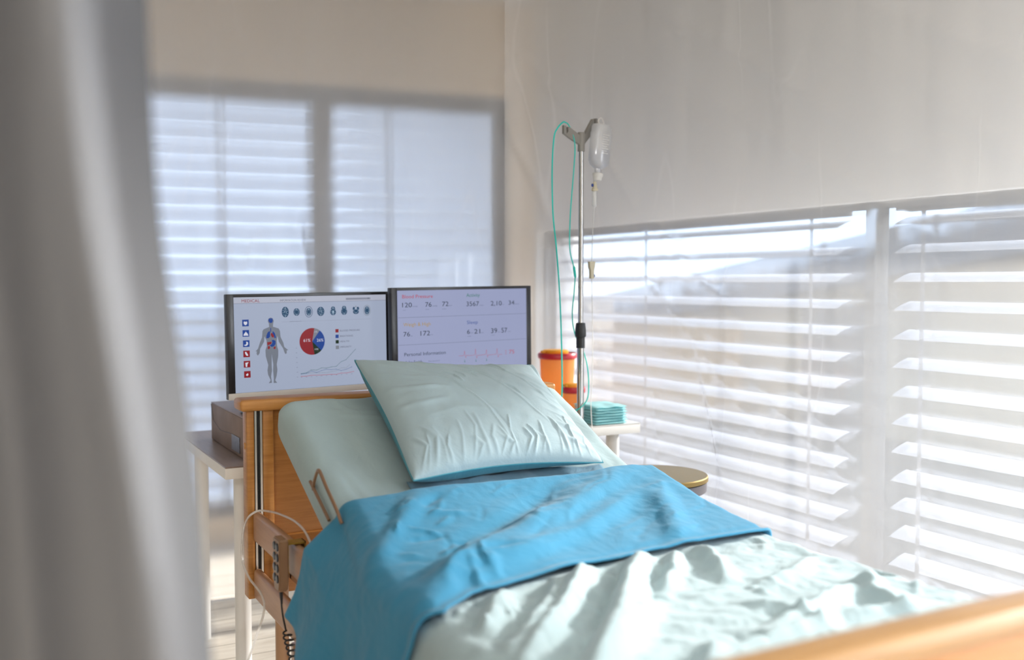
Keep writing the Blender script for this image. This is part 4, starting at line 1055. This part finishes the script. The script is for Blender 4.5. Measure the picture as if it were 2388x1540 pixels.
# ------------------------------------------------------------------ stool
st = thing('round_stool', 'brass-topped round stool at the right side of the bed', 'stool', (2.075, 2.775, 0))
MB().lathe([(0.0, 0.638), (0.165, 0.638), (0.173, 0.641), (0.173, 0.655), (0.170, 0.658), (0.0, 0.660)], n=64).build('seat', M_brass, st)
MB().lathe([(0.0, 0.598), (0.160, 0.600), (0.168, 0.606), (0.168, 0.6365), (0.0, 0.6375)], n=64).build('seat_base', M_dark, st)
MB().tube([(0, 0, 0.02), (0, 0, 0.60)], 0.02, 20).build('column', M_dark, st)
MB().lathe([(0.0, 0.0), (0.10, 0.0), (0.11, 0.006), (0.10, 0.016), (0.025, 0.030), (0.0, 0.030)], n=40).build('foot_disc', M_dark, st)

# ------------------------------------------------------------------ hand control on the upper rail
rm = thing('hand_control', 'tan bed hand control with eight dark buttons hooked on the side rail', 'remote control', (0.668, 2.463, 0.607), (0, 0, 0))
pr_ = [(-0.030, 0.066), (-0.026, 0.070), (0.026, 0.070), (0.030, 0.066), (0.030, -0.03), (0.022, -0.058), (0.016, -0.064), (-0.016, -0.064), (-0.022, -0.058), (-0.030, -0.03)]
RZ = Matrix.Rotation(-PI/2, 4, 'Z')          # prism plane -> along Y, thickness towards -X
b = bmesh.new()
vv = [b.verts.new((0.012, x, z)) for x, z in pr_]
f = b.faces.new(vv); ex = bmesh.ops.extrude_face_region(b, geom=[f])
for v in ex['geom']:
    if isinstance(v, bmesh.types.BMVert): v.co.x = -0.012
bmesh.ops.bevel(b, geom=[e for e in b.edges if abs(e.verts[0].co.x-e.verts[1].co.x) < 1e-5], offset=0.003, segments=2, affect='EDGES')
q = MB(); q.bm(b, 0, True); q.build('shell', M_ctrl, rm)
for i in range(4):
    for j in (-0.0125, 0.0125):
        MB().lathe([(0.0105, 0), (0.0105, 0.002), (0.009, 0.0035), (0, 0.004)], n=22, M=Matrix.Translation((-0.012, j, 0.050-i*0.027)) @ Matrix.Rotation(-PI/2, 4, 'Y')).build('button', M_btn, rm)
hkb = MB(); hkb.box(0.0125, 0.0155, -0.018, 0.018, -0.02, 0.058); hkb.box(0.0125, 0.060, -0.018, 0.018, 0.0535, 0.058); hkb.box(0.0565, 0.060, -0.018, 0.018, 0.01, 0.058); hkb.build('hook', M_brassy, rm)
cord = [(0, 0, -0.062), (0, 0, -0.09), (0.004, 0.002, -0.13), (0.012, 0.004, -0.17)]
pts = spline(cord, 8)
axis = spline([(0.012, 0.004, -0.17), (0.03, 0.01, -0.24), (0.045, -0.005, -0.32), (0.06, -0.03, -0.42), (0.07, -0.05, -0.52)], 60)
for i, p in enumerate(axis):
    an = i*2*PI/12.5; rr = 0.011*min(1, i/8)
    pts.append(p+Vector((rr*math.cos(an), rr*math.sin(an), 0)))
MB().tube(pts, 0.0024, 8).build('coiled_cord', M_black, rm)
MB().tube([(0, 0, -0.060), (0, 0, -0.075), (0.001, 0, -0.10)], [0.0050, 0.0045, 0.0028], 12).build('strain_relief', M_black, rm)

# clear tube in a clip behind the rail
ct = thing('clear_tube', 'clear thin tube looping from a clip on the upper side rail to the floor', 'tube', (0.74, 2.40, 0.64))
c0 = Vector((0.74, 2.40, 0.64))
cpts = spline([(0.735, 2.415, 0.655), (0.735, 2.47, 0.680), (0.736, 2.55, 0.688), (0.737, 2.66, 0.682), (0.728, 2.78, 0.672), (0.700, 2.845, 0.662), (0.672, 2.86, 0.625), (0.655, 2.825, 0.545), (0.660, 2.775, 0.498), (0.668, 2.66, 0.475), (0.668, 2.64, 0.434), (0.665, 2.74, 0.315), (0.66, 2.83, 0.20), (0.65, 2.86, 0.01)], 12)
MB().tube([p-c0 for p in cpts], 0.0032, 10).build('tube', M_clearp, ct)
cq = MB(); cq.lathe([(0.012, -0.03), (0.014, -0.03), (0.014, 0.022), (0.0115, 0.022), (0.0115, -0.02)], (-0.001, 0.015, -0.004), 20); cq.box(-0.017, -0.0145, 0.004, 0.026, -0.03, 0.012)
cq.build('clip', M_tan, ct)
# black plug hanging behind the rail
pg = MB(); pg.tube([(0.742, 2.352, 0.66), (0.742, 2.352, 0.60)], 0.0018, 8); pg.tube([(0.742, 2.352, 0.60), (0.742, 2.352, 0.598), (0.742, 2.352, 0.572), (0.742, 2.352, 0.57)], [0.002, 0.005, 0.005, 0.002], 12); pg.tube([(0.742, 2.352, 0.57), (0.742, 2.35, 0.50), (0.75, 2.33, 0.44)], 0.0014, 8)
tag(pg.build('cable_plug', M_black), 'small black cable plug hanging behind the upper side rail', 'cable')
